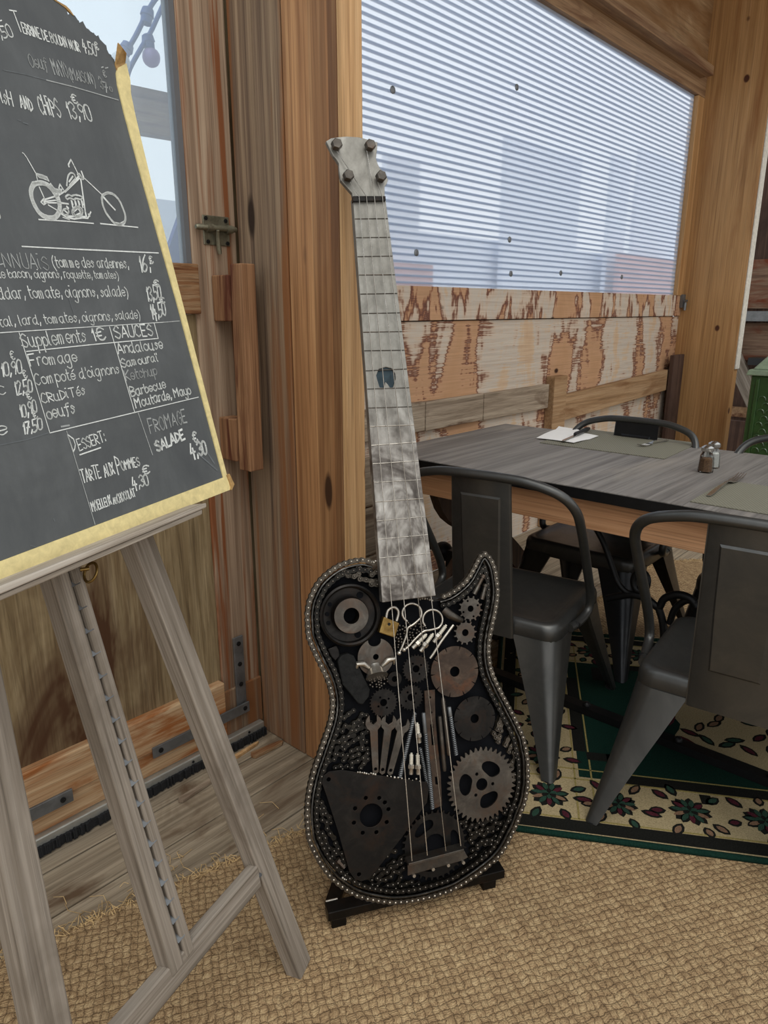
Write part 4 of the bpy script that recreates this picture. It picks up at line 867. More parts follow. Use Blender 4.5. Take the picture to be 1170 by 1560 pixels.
# ------------------------------------------------------------------ easel and chalkboard
EF = Frame(on_z(458, 1493, 0.0105), (.935, .356, 0), math.radians(11))
def B(x, y, off=0.0): return EF.l(x, y, off)
def B3(x, y, off=0.0): p = EF.l(x, y, off); return Vector((p.x, p.y, off))
ea_ = thing('easel', 'weathered grey wooden easel with a metal tooth strip', 'easel', mat=EF.m)
def limb(name, top, bot, edge_l, edge_r, b0, b1, off, t, parent):
    a, b = B(*top, off), B(*bot, off); d = (a - b).normalized(); n = Vector((-d.y, d.x)); w = abs((B(*edge_r, off) - B(*edge_l, off)).dot(n))
    def at(bb): return b + d * ((bb - b.y) / d.y)
    p, q = at(b0), at(b1); return bar(name, (p.x, p.y, off - t / 2), (q.x, q.y, off - t / 2), w, t, (1, 0, 0), M['grey_wood'], parent), w, at
limb('leg', (223, 832), (470, 1486), (375.5, 1270), (405.5, 1270), 0.0, 1.72, 0.0, .034, ea_)
limb('leg', (30, 1298), (83.5, 1560), (54, 1560), (113, 1560), -.02, 1.72, 0.0, .034, ea_)
lb_, rb_ = B(92.5, 883), B(268, 1450)
cb0, cb1 = B(393, 1318), B(403, 1347); rl = B(180, 1575)
w_ = (cb0 - cb1).length * .94
pa, pb = B(398, 1332), B(262, 1494); d_ = (pb - pa).normalized(); pe = pa + d_ * .46; ps = pa + d_ * .004
bar('crossbar', (ps.x, ps.y, -.012), (pe.x, pe.y, -.012), w_, .024, (0, 1, 0), M['grey_wood'], ea_)
dh = MB().lathe(B3(396, 1333, .0), B3(396, 1333, .001) , [(0, .004), (1, .004)], 10); dh.build('dowel_hole', M['screw'], ea_)
limb('ratchet_rail', (95, 883), (263, 1446), (173, 1190), (199, 1190), 0.315, 1.25, .002, .03, ea_)
limb('ratchet_rail', (120, 880), (286, 1436), (213.5, 1190), (230, 1190), 0.315, 1.25, .002, .03, ea_)
t0, t1 = B(110.5, 880), B(278, 1441); dd = (t1 - t0); n = 17; u = dd.normalized(); nv = Vector((-u.y, u.x)) * .0085
zg = MB(); prof = []
for i in range(n + 4):
    s0 = t0 - u * .12 + u * ((dd.length + .12) * i / (n + 4)); stp = (dd.length + .12) / (n + 4)
    prof += [(s0, -.024), (s0 + u * stp * .45, -.002), (s0 + u * stp * .62, .003), (s0 + u * stp * .66, -.024)]
vs = []; fs = []
for p, o in prof: vs += [(p.x + nv.x, p.y + nv.y, o), (p.x - nv.x, p.y - nv.y, o)]
for i in range(len(prof) - 1): fs.append((2 * i, 2 * i + 1, 2 * i + 3, 2 * i + 2))
zg.add(vs, fs).build('tooth_strip', M['zinc'], ea_)
bar('gap_shade_strip', (t0.x - u.x * .12, t0.y - u.y * .12, -.033), (t1.x, t1.y, -.033), .05, .008, (1, 0, 0), M['screw'], ea_)  # added dark strip standing in for the shade between the rails
bar('rear_leg', (EF.m.inverted() @ Vector((0.22, 1.35, 1.75))), (EF.m.inverted() @ Vector((.02, 1.52, 0.002))), .05, .03, (1, 0, 0), M['grey_wood'], ea_)
LO = .088                                         # ledge front
def ledge_piece(top, bot, o0, o1, ex=.35):
    a, b = B(*top[0], LO), B(*top[1], LO); c, d = B(*bot[1], LO), B(*bot[0], LO); a = a + (a - b).normalized() * ex; d = d + (d - c).normalized() * ex
    return MB().prism([a, b, c, d], o0, o1).build('ledge', M['ledge'], ea_, bevel=.002)
M['ledge'] = wood('pale_weathered_ledge', [(0.2, '#6f655a'), (0.42, '#958a7c'), (0.58, '#aca295'), (0.82, '#c2b9ad')], 'X', 70, 2.0, 0.8, 0.2, 0.3, '#77593f', (3, 12, 12), 0.55, 0.7)
ledge_piece(((0, 893), (315, 766)), ((0, 906), (315, 773)), .001, LO); ledge_piece(((0, 908), (313, 775)), ((0, 918), (313, 783)), .001, LO - .006)
rg = MB(); ctr = B3(138, 872, .02); rg.tube([ctr + Vector((.0, .012 * math.cos(a), .012 * math.sin(a))) + Vector((.008 * math.cos(a), 0, 0)) for a in [6.283 * i / 20 for i in range(20)]], .0022, 8, closed=True)
rg.tube([B3(122, 868, .012), B3(136, 866, .02)], .003, 8); rg.build('ring_bolt', M['brass'], ea_, smooth=60)

BO = .052                                         # chalkboard face, measured from the easel's front
def board_material():
    k = NT('chalk_smudged_blackboard'); f = k.noise(k.coords((5, 5, 5)), 1.0, 6, 0.65, 1.0); f2 = k.noise(k.coords((60, 18, 60)), 1.0, 4, 0.7)
    col = k.ramp(k.mix(.3, f, f2), [(0.28, '#45484a'), (0.5, '#505354'), (0.72, '#5e6162')]); return k.finish(col, 0.55, 0, f2, 0.04, 0.001, 0.45)
M['slate'] = board_material(); M['yellow'] = plain('yellowed_bare_edge', '#d9c88f', 0.75, 0, 0.16, 60, 0.1); M['torn'] = plain('torn_brown_fibreboard', '#a3814f', 0.85, 0, 0.3, 120, 0.3)
bo = thing('chalkboard', 'dark menu chalkboard with torn upper corner standing on the easel', 'chalkboard', mat=EF.m)
bl = B(0, 882.6, BO); brr = B(350, 746, BO); dl = (bl - brr).normalized()
edge_px = [(350, 746), (318, 620), (281.5, 480), (229, 277), (205, 177), (196, 140), (188, 118), (176, 99), (170, 86), (163, 74), (157, 64.6), (150, 60), (143, 51), (132, 43), (120, 31), (110.8, 24.6), (96, 9), (80, -2), (60, -14), (20, -26)]
rr = random.Random(8); poly = []
for i, (x, y) in enumerate(edge_px):
    p = B(x, y, BO); poly.append(p)
    if 7 <= i < len(edge_px) - 1:
        q = B(*edge_px[i + 1], BO)
        for k_ in (1, 2, 3): r = p + (q - p) * (k_ / 4); poly.append(r + Vector((rr.gauss(0, .0022), rr.gauss(0, .0022))))
poly += [Vector((brr.x - 1.0, poly[-1].y + .02)), brr + dl * 1.0]
MB().prism(poly, BO - .013, BO).build('board_panel', M['slate'], bo)
def strip(pts_out, pts_in, o1, name='edge_strip', mat='yellow'):
    return MB().prism([B(*p, BO) for p in pts_out] + [B(*p, BO) for p in pts_in[::-1]], BO - .002, BO + o1).build(name, M[mat], bo)
strip([(350, 746), (281.5, 480), (229, 277), (205, 177), (198, 143), (197, 122), (191, 97)], [(339, 727), (268, 460), (212, 261.5), (188, 172), (178, 130), (176, 112), (178, 104)], .0022)
x0 = B(0, 855, BO); xb = B(339.4, 727.5, BO); ul = (x0 - xb).normalized()
MB().prism([brr, xb, xb + ul * 1.0, brr + dl * 1.0], BO - .002, BO + .002).build('edge_strip', M['yellow'], bo)
strip([(350.5, 747), (354.5, 738), (347, 722)], [(349, 746), (349, 740), (343, 724)], .004, 'frayed_corner', 'torn')
cu = MB(); P_0 = [B3(*p, BO + .002) for p in ((180, 112), (176, 98), (171.5, 69), (178, 77), (184, 85), (191, 96), (188, 106))]
for i in (2, 3, 4): P_0[i].z += .012
cu.add(P_0 + [p - Vector((0, 0, .002)) for p in P_0], [tuple(range(7)), tuple(range(13, 6, -1))] + [(i, (i + 1) % 7, 7 + (i + 1) % 7, 7 + i) for i in range(7)])
cu.build('torn_flap', M['torn'], bo)
strip([(84, 0), (100, 9), (106, 15), (112, 24)], [(80, -1), (90, 6), (100, 13), (110.8, 24)], .001, 'torn_edge', 'torn')

FONT = {
 'A': (7, '03 39 63;15 55'), 'B': (6, '~03 09 39 58 47 06 46 55 54 33 03'), 'C': (6, '~58 39 18 05 14 33 54'), 'D': (6, '03 09 38 57 55 34 03'), 'E': (6, '59 09 03 53;06 46'), 'F': (6, '59 09 03;06 46'),
 'G': (6, '~58 39 18 05 14 33 54;56 36;56 54'), 'H': (6, '03 09;53 59;06 56'), 'I': (2, '03 09'), 'K': (6, '03 09;59 06 53'), 'L': (5, '09 03 53'), 'M': (8, '03 09 36 69 63'), 'N': (7, '03 09 53 59'),
 'O': (7, '~39 18 06 14 33 54 66 58 39'), 'P': (6, '03 09 48 57 46 06'), 'R': (6, '03 09 48 57 46 06 53'), 'S': (6, '~58 39 18 07 36 55 54 33 04'), 'T': (7, '09 69;39 33'), 'U': (6, '~09 04 33 54 59'), 'V': (6, '09 33 59'),
 'X': (6, '03 59;09 53'), 'Y': (6, '09 36 69;36 33'), 'a': (6, '~47 27 06 04 23 45;47 44 53'), 'b': (5, '~09 04 23 44 46 27 05'), 'c': (5, '~46 27 06 04 23 44'), 'd': (6, '~47 27 06 04 23 45;49 43 53'),
 'e': (5, '~05 45 46 27 06 04 23 44'), 'f': (5, '~59 39 28 24 12;07 47'), 'g': (6, '~47 27 06 04 23 45;~47 41 20 01'), 'h': (5, '09 03;~05 27 46 43'), 'i': (3, '07 04 13;09 19'), 'k': (5, '09 03;47 05 43'), 'l': (3, '~09 04 13'),
 'm': (7, '07 03;~05 17 26 23;~26 37 46 43'), 'n': (5, '07 03;~05 27 46 43'), 'o': (5, '~27 06 04 23 44 46 27'), 'p': (5, '07 00;~06 27 46 44 23 04'), 'q': (6, '~46 27 06 04 23 44;47 40 51'), 'r': (4, '07 03;~05 17 37'),
 's': (5, '~46 27 16 35 34 13 04'), 't': (4, '~19 14 23 33;07 37'), 'u': (6, '~07 04 23 44;47 43 53'), 'y': (5, '~07 04 23 44;~47 41 20 01'), '0': (5, '~29 08 04 23 44 48 29'), '1': (3, '17 29 23'), '2': (5, '~08 29 48 47 03;03 43'),
 '3': (5, '~08 29 48 47 26 45 44 23 04'), '4': (6, '29 05 55;37 32'), '5': (5, '49 09 06;~06 36 45 44 23 03'), '6': (5, '~49 17 04 23 44 45 26 05'), '7': (5, '09 49 13;16 46'), '8': (5, '~26 07 08 29 48 47 26 05 04 23 44 45 26'), '9': (5, '~47 26 07 08 29 48 47 33'),
 '\u20ac': (6, '~58 39 18 14 33 54;07 37;05 35'), ',': (2, '14 02'), "'": (2, '19 17'), ':': (3, '14 13;17 16'), '(': (3, '~29 07 04 21'), ')': (3, '~09 27 24 01'), '-': (4, '06 36'), ' ': (3, ''),
 '\u00e9': (5, '~05 45 46 27 06 04 23 44;28 49'), '\u00c9': (6, '58 08 03 53;06 46;29 39'), '\u00ef': (4, '17 14 23;09 08;29 28')}
rr_t = random.Random(77)
class Chalk:
    def __init__(s): s.mb = MB(); s.done = []
    def poly(s, pts, w, smooth=False):
        if smooth and len(pts) > 2: pts = catmull(pts, 4)
        z = BO + .0006
        for i in range(len(pts) - 1):
            a, b = pts[i], pts[i + 1]; d = b - a
            if d.length < 1e-7: continue
            n = Vector((-d.y, d.x)).normalized() * w * .5 * rr_t.uniform(.8, 1.15); e = d.normalized() * w * .3
            s.mb.add([(p.x, p.y, z) for p in (a - n - e, b - n + e, b + n + e, a + n - e)], [(0, 1, 2, 3)])
    def px(s, pts, wpx, smooth=False):
        q = [B(x, y, BO) for x, y in pts]; k = (B(pts[0][0] + 1, pts[0][1], BO) - q[0]).length
        s.poly(q, wpx * k * .8, smooth)
    def text(s, txt, x0, y0, x1, y1, h, wpx=1.7, slant=0.0):
        keep = s.mb; s.mb = MB(); p, q = B(x0, y0, BO), B(x1, y1, BO); up = B(x0, y0 - h, BO) - p; hh = up.length / 6.0; d = (q - p); L = d.length; d = d / L
        up = Vector((-d.y, d.x)) * .8 + Vector((0, 1)) * .2 + d * slant; tot = sum(FONT.get(c, (4, ''))[0] for c in txt); sx = L / max(tot, 1); x = 0.0; k = (B(x0 + 1, y0, BO) - p).length
        for c in txt:
            adv, st = FONT.get(c, (4, '')); jy = rr_t.gauss(0, .12); js = rr_t.uniform(.94, 1.07)
            for part in [t for t in st.split(';') if t]:
                sm = part.startswith('~'); pts = []
                for t in part.lstrip('~').split(): pts.append(p + d * (x + (int(t[0]) * .92 + rr_t.gauss(0, .1)) * sx) + up * (((int(t[1]) - 3) * js + jy + rr_t.gauss(0, .1)) * hh))
                s.poly(pts, wpx * k * .8, sm)
            x += adv * sx
        s.done.append(s.mb); s.mb = keep
    def build(s, name, mat):
        for mb in s.done + ([s.mb] if s.mb.v else []): mb.build(name, mat, bo)
M['chalk'] = plain('white_chalk', '#d3d6d2', 0.9, 0, 0.18, 160); M['chalk_dim'] = plain('rubbed_grey_chalk', '#9a9d9b', 0.9, 0, 0.25, 120); M['chalk_faint'] = plain('faint_chalk_smear', '#626668', 0.9, 0, 0.2, 60)
c = Chalk()
c.text(',50', 2, 58, 23, 57, 15); c.text('T', 27, 50, 40, 51, 25, 1.8); c.text('ERRINE DE BOUDIN NOIR', 36, 51, 123, 79.5, 13.5, 1.6); c.text('4,50', 127, 77, 149, 87, 15); c.text('\u20ac', 145.5, 75, 152, 77, 9)
c.px([(0, 32), (2, 31)], 1.6); c.build('chalk_writing', M['chalk'])
c = Chalk(); c.text('Oeuf', 46, 101, 75, 109, 17, 1.5); c.text('MAYO', 83, 113.7, 106, 118, 19, 1.5); c.text('(MAISON)', 107.7, 120.5, 146, 130, 14, 1.4); c.text('3', 154, 135, 159, 136, 15); c.text('7', 160.5, 140, 167, 141, 13); c.text('0', 168, 139, 172, 140, 6)
c.text('\u20ac', 158, 118, 164, 119, 9, 1.4); c.px([(154, 103), (157, 102)], 1.2); c.px([(160, 104), (164, 103)], 1.2); c.px([(70, 122), (110, 132), (180, 152.6)], 1.3); c.build('chalk_writing', M['chalk_dim'])
c = Chalk(); c.px([(5, 107), (40, 114), (70, 122)], 1.2); c.px([(27, 183), (31, 184)], 1.3); c.px([(35, 187), (42, 189)], 1.5); c.px([(100, 440), (112, 478)], 1.4); c.px([(0, 678), (40, 670), (75, 659)], 1.6); c.px([(81, 790), (83, 794)], 1.5); c.px([(46, 831), (54, 833)], 1.5); c.px([(300, 690), (330, 716)], 2.5); c.px([(316, 690), (326, 706)], 2); c.build('chalk_smear', M['chalk_faint'])
c = Chalk(); c.text('F', -14, 152, -1, 154, 22, 1.9); c.text('isH', 2.5, 155.5, 22, 163, 20, 2.0); c.text('AND', 32, 164, 52, 171, 17, 1.9); c.text('CHiPS', 62, 172.6, 95, 179.5, 24, 2.0); c.text('13,90', 104, 179, 143, 185, 21, 2.0); c.text('\u20ac', 110.5, 157, 121, 158, 11, 1.8); c.text('0', -4, 333, 2, 333, 12, 1.8); c.build('chalk_writing', M['chalk'])
# the drawn chopper
c = Chalk()
def mq(pts, w=1.6, sm=False): c.px([(20 + x / 5.85, 220 + y / 5.85) for x, y in pts], w, sm)
mq([(80, 75), (92, 82), (120, 120), (200, 260), (215, 320)], 1.7)
wo = [(170, 340), (145, 400), (150, 470), (185, 560), (235, 630), (300, 665), (370, 670), (410, 630), (425, 570), (410, 480), (370, 410), (310, 350), (240, 328), (170, 340)]
for f in (0.0, .3, .6, .9): mq([(285 + (x - 285) * (1 - .2 * f) , 500 + (y - 500) * (1 - .2 * f)) for x, y in wo], 2.4, True)
mq([(165, 350), (230, 345), (300, 375), (350, 430), (380, 480)], 2.6, True)
for i in range(5): mq([(205 + 6 * i, 262 + 8 * i), (255 + 5 * i, 275 + 8 * i), (300 + 4 * i, 295 + 8 * i)], 2.2, True)
for i in range(5): mq([(330, 350 + 14 * i), (375 + 4 * i, 400 + 8 * i), (430 - 2 * i, 402 + 8 * i)], 2.3, True)
mq([(415, 355), (445, 405)], 2); mq([(415, 355), (405, 390)], 2)
mq([(270, 495), (400, 455), (470, 410), (585, 280)], 2.2); mq([(460, 425), (590, 300)], 2); mq([(270, 510), (380, 498), (400, 515), (490, 530)], 2); mq([(270, 520), (390, 522), (490, 532)], 1.8); mq([(310, 540), (430, 612), (480, 640)], 1.8); mq([(230, 380), (275, 480), (245, 515), (270, 538), (300, 515), (275, 490)], 2.4)
mq([(475, 370), (485, 290), (510, 255), (540, 265), (552, 295)], 2.2, True); mq([(495, 335), (530, 285)], 2); mq([(500, 362), (548, 308)], 2); mq([(495, 200), (490, 180), (512, 135), (540, 190), (578, 268)], 2.2)
for i in range(4): mq([(570 + 5 * i, 268 - 2 * i), (600 + 6 * i, 285 + 6 * i), (615 + 3 * i, 312)], 2.3)
mq([(605, 240), (628, 300)], 2.2); mq([(600, 310), (640, 600), (650, 645)], 2.4); mq([(630, 300), (700, 365), (790, 450)], 2); mq([(790, 455), (850, 525), (905, 583)], 3)
fw = [(795, 450), (840, 430), (900, 450), (950, 510), (985, 590), (1000, 650), (990, 700), (945, 720), (890, 695), (830, 620), (795, 540), (787, 480), (795, 450)]
mq(fw, 2.6, True); mq([(893 + (x - 893) * .95, 575 + (y - 575) * .95) for x, y in fw], 2.2, True); mq([(900, 700), (950, 712), (990, 690)], 3)
mq([(480, 490), (465, 470), (490, 450), (520, 460), (540, 452), (580, 455), (612, 470), (600, 490), (560, 482), (540, 492), (505, 480), (480, 490)], 2.4, True)
for x in (515, 545, 575, 605): mq([(x, 500), (x + 14, 562)], 2.2); mq([(x + 8, 505), (x + 18, 540)], 1.5)
for r in (48, 34): mq([(570 + r * math.cos(a), 602 + r * math.sin(a)) for a in [.5236 * i for i in range(13)]], 2, True)
mq([(540, 600), (575, 570), (600, 610), (560, 630)], 2); mq([(465 + 28 * math.cos(i), 602 + 28 * math.sin(i)) for i in range(8)], 2, True); mq([(450, 585), (490, 620)], 2); mq([(475, 555), (490, 570)], 3)
mq([(425, 620), (470, 648), (540, 665), (610, 655), (662, 660), (690, 602)], 2.2); mq([(668, 622), (680, 640)], 2.4); mq([(440, 650), (500, 672)], 1.5); mq([(470, 640), (640, 645)], 2)
mq([(225, 670), (470, 685), (715, 705)], 1.7); mq([(775, 706), (950, 724), (1110, 740)], 1.5)
c.px([(33, 375.5), (120, 380), (241, 385.5)], 2.0); c.build('chalk_drawing', M['chalk'])
c = Chalk(); c.px([(0, 403), (4, 402)], 2); c.text('NNUAiS', 7, 407, 77, 411, 21, 1.7); c.build('chalk_writing', M['chalk_dim'])
c = Chalk(); c.text('(tomme des ardennes,', 82, 407, 197, 408.5, 15, 1.7); c.text('de bacon, oignons, roquette, tomates)', -5, 423, 181.5, 424.5, 13, 1.6); c.text('ddar, tomate, oignons, salade)', -1, 455.5, 196, 451, 17, 2.0)
c.text('tal, lard, tomates, oignons, salade)', 0, 497.5, 214.5, 485, 15, 1.8); c.text('16', 213, 415, 226, 412, 21, 2.2, .3); c.text(',-', 228, 412, 237, 411, 18, 2.0); c.text('\u20ac', 228.5, 401, 235, 400, 10, 1.7); c.text('13,50', 224, 459, 247, 454, 19, 2.0, .25); c.text('\u20ac', 235, 437, 245, 437, 9, 1.8)
c.text('14,50', 231, 487, 254, 479, 19, 2.0, .25); c.text('\u20ac', 244, 462, 253, 461, 8, 1.8); c.build('chalk_writing', M['chalk'])
c = Chalk()
for l in (((0, 507), (130, 498.5), (249, 491)), ((39.7, 535.6), (140, 525), (239.8, 515.7)), ((28.6, 507), (50, 575), (75.5, 659.6)), ((166.4, 498), (205, 629)), ((234.5, 493), (240.6, 515.7)), ((75.5, 659.6), (190, 632), (302, 605))): c.px(l, 1.5)
c.build('chalk_ruling', M['chalk'])
c = Chalk(); c.px([(249, 491), (273, 489)], 1.2); c.px([(101, 656.7), (144.4, 799)], 1.4); c.px([(210, 629), (232, 693)], 1.3); c.px([(93, 650), (105, 648)], 3); c.build('chalk_ruling', M['chalk_dim'])
c = Chalk(); c.text('Supplements', 34, 530, 134, 520, 20, 2.0); c.text('1\u20ac', 141, 520.5, 165, 516, 17, 2.2); c.text('SAUCES', 176, 515.5, 235, 511, 17, 2.0); c.text('Fromage', 46.4, 558, 120, 550.5, 17, 2.0); c.text("Compot\u00e9 d'oignons", 54, 587, 184, 568, 16, 1.8); c.text('CRuDiT\u00e9s', 64.5, 615, 132, 600, 14, 1.8); c.text('oeufs', 73, 638.5, 117, 628, 17, 2.2)
c.text('Andalouse', 179.6, 539, 250, 530.5, 15, 1.8); c.text('Samoura\u00ef', 185.5, 559.5, 243, 550, 12, 1.7); c.text('Barbecue', 200, 604.5, 254, 590, 13, 1.8); c.text('Moutarde, Mayo', 206.7, 621, 292, 599.5, 14, 1.9)
c.text('10,90', 2, 574, 35, 568, 19, 2.4, .25); c.text('\u20ac', 17, 548, 25, 547, 12, 1.8); c.text('C', -3, 602, 12, 600, 12, 1.7); c.text('12,50', 23, 603, 51, 595, 18, 2.4, .25); c.text('\u20ac', 36.5, 576, 43, 574, 11, 2); c.text('10,90', 31, 637, 58, 627, 17, 2.4, .25); c.text('\u20ac', 42, 609, 50, 607, 11, 2); c.text('17,50', 35, 662, 66, 653, 17, 2.6, .25); c.text('\u20ac', 51.5, 638, 59, 636, 11, 2); c.text('e', -2, 664, 16, 659, 20, 2.2)
c.text('D', 111, 688, 119, 685, 27, 1.9); c.text('ESSERT:', 121, 687, 163, 671, 17, 1.8); c.px([(121, 693), (153, 682)], 2)
c.text('SALADE', 239, 688, 283, 668, 15, 2.8); c.text('\u20ac', 295, 674, 303, 672, 14, 2.4); c.text('4,30', 292, 698, 317, 689.5, 20, 2.8); c.text('TARTE', 126, 735.5, 155, 727, 19, 1.9); c.text('AUX', 160, 727, 176, 721, 17, 1.9); c.text('P', 180, 722, 187, 720, 26, 1.9); c.text('OMMES', 186, 717.5, 214, 709, 14, 1.8); c.text('\u20ac', 218, 723, 231, 719, 13, 2); c.text('4,30', 203, 745, 228, 738, 17, 2.1); c.text('MOELLEUX', 141, 779.5, 171, 768, 14, 1.8); c.text('AU', 173, 768, 179, 766, 9, 1.8); c.text('CHOCOLAT', 180, 766.5, 207, 755, 13, 1.7); c.build('chalk_writing', M['chalk'])
c = Chalk(); c.text('Ketchup', 192, 580, 241, 570.5, 14, 1.6); c.text('FROMAGE', 229, 660, 286, 642.5, 20, 1.9); c.build('chalk_writing', M['chalk_dim'])

# ------------------------------------------------------------------ table, chairs, things on the table, stove
M['gun'] = scrap_metal('gunmetal_sheet_steel', ('#444443', '#4f4f4d', '#5b5a57'), 0.38, 0.75, 7, None, 0.07)
M['gun_shade'] = scrap_metal('shaded_sheet_steel', ('#27282a', '#303133', '#3a3b3c'), 0.32, 0.75, 9, None, 0.06)  # darker copy of the gunmetal, shade painted into chair backs and legs
M['iron'] = plain('black_cast_iron', '#141415', 0.5, 0.5, 0.3, 40, 0.2)
M['table_top'] = wood('grey_stained_table_boards', [(0.2, '#54504c'), (0.42, '#6e6964'), (0.6, '#7f7a74'), (0.82, '#968f87')], 'X', 26, 0.9, 0.55, 0.25, 0.2, '#958c80', (1.0, 3.2, 5), 0.54, 0.74)
M['apron'] = wood('orange_pine_apron', [(0.2, '#8f6645'), (0.45, '#ad7f5a'), (0.6, '#bb8e68'), (0.82, '#c79d79')], 'Y', 40, 0.8, 0.6, 0.3, 0.2)
M['trestle'] = wood('brown_black_trestle', [(0.2, '#1f1713'), (0.42, '#3a2a20'), (0.6, '#4d382a'), (0.82, '#674b37')], 'Z', 30, 1.0, 0.6, 0.3, 0.3)

TZ, TX0, TX1, TY1 = .82, 1.996, 2.93, 1.845
tb = thing('dining_table', 'long grey topped dining table with orange apron set for a meal', 'table', loc=(2.46, 0.7, 0)); im = world_in(tb)
tp = MB(); y = TY1; rr = random.Random(2)
while y > -1.2:
    w = rr.choice((.29, .31, .33)); tp.box(TX0, TX1, y - w + .0012, y, TZ - .034, TZ); y -= w
tp.build('tabletop', M['table_top'], tb, im, bevel=.002)
MB().box(TX0 - .004, TX0 - .0005, -1.15, TY1, TZ - .036, TZ - .003).build('edge_band', M['iron'], tb, im)
MB().box(TX0 + .022, TX0 + .046, -1.1, TY1 - .05, .685, TZ - .034).build('apron', M['apron'], tb, im, bevel=.002)
MB().box(TX1 - .05, TX1 - .025, -1.1, TY1 - .05, .685, TZ - .034).build('apron', M['apron'], tb, im, bevel=.002)
MB().box(TX0 + .05, TX1 - .05, TY1 - .08, TY1 - .05, .685, TZ - .034).build('apron', M['apron'], tb, im, bevel=.002)
def tw(p): return Vector(p)
for yy in (1.62, -.55):
    for s_ in (-1, 1):
        xa, xb = 2.46 - .38 * s_, 2.46 + .38 * s_
        lg = MB(); pts = [(xa, .03), (xa + s_ * .12, .22), (2.46 - s_ * .02, .42), (xb - s_ * .08, .60), (xb, .78)]; q = catmull([Vector(p) for p in pts], 5); n = len(q); v = []; f = []
        for i, p in enumerate(q):
            t = (q[min(i + 1, n - 1)] - q[max(i - 1, 0)]).normalized(); nv = Vector((-t.y, t.x)) * .045; oy = yy + .022 * s_
            for sx, so in ((-1, -.02), (1, -.02), (1, .02), (-1, .02)): v.append((p.x + nv.x * sx, oy + so, max(.012, p.y + nv.y * sx)))
        for i in range(n - 1):
            for k_ in range(4): k2 = (k_ + 1) % 4; f.append((i * 4 + k_, i * 4 + k2, i * 4 + 4 + k2, i * 4 + 4 + k_))
        f += [(3, 2, 1, 0), tuple((n - 1) * 4 + k_ for k_ in range(4))]; lg.add(v, f).build('trestle_leg', M['trestle'], tb, im)
    MB().box(2.04, 2.88, yy - .05, yy + .05, .012, .07).build('foot_bar', M['trestle'] if yy < 0 else M['apron'], tb, im, bevel=.004)
p = on_x(675, 840, 2.42); kn = MB().ball(p, .045, 14, 8); kn.box(p.x - .02, p.x + .03, p.y - .10, p.y - .03, p.z - .06, p.z + .02); kn.tube([p, p + Vector((.1, .35, .02))], .02, 10); kn.build('clamp_knob', M['iron'], tb, im, smooth=40)
rl = MB(); pts = [(2.075, y_ * .1, .042 + (.006 if y_ % 3 == 0 else 0)) for y_ in range(-9, 19)]
rl.box(2.055, 2.095, -.95, 1.72, .019, .045); [rl.ball((2.075, y_, .046), .014, 10, 6) for y_ in (1.05, .93, .72, .62, .35)]
rl.box(2.055, 2.5, 1.68, 1.72, .019, .05); rl.build('base_rail', M['iron'], tb, im, smooth=40)
XI = 2.2; irn = MB()
irn.tube([on_x(976 + 11 * math.cos(a), 886 + 15 * math.sin(a), XI) for a in [6.283 * i / 24 for i in range(24)]], .011, 8, closed=True)
irn.tube(catmull([on_x(x, y, XI) for x, y in ((899, 780), (903, 796), (920, 828), (932, 862), (942, 888), (955, 902), (972, 906))], 5), .010, 8)
irn.tube(catmull([on_x(x, y, XI) for x, y in ((925, 912), (960, 906), (985, 912), (1003, 925), (1012, 912), (1032, 906), (1052, 912), (1062, 925))], 5), .013, 8)
irn.tube(catmull([on_x(x, y, XI) for x, y in ((1020, 950), (1028, 928), (1045, 915), (1062, 918))], 5), .011, 8)
irn.tube(catmull([on_x(x, y, XI) for x, y in ((1003, 925), (1010, 950), (1012, 985), (1012, 1005))], 5), .013, 8)
irn.build('iron_scroll', M['iron'], tb, im, smooth=60)

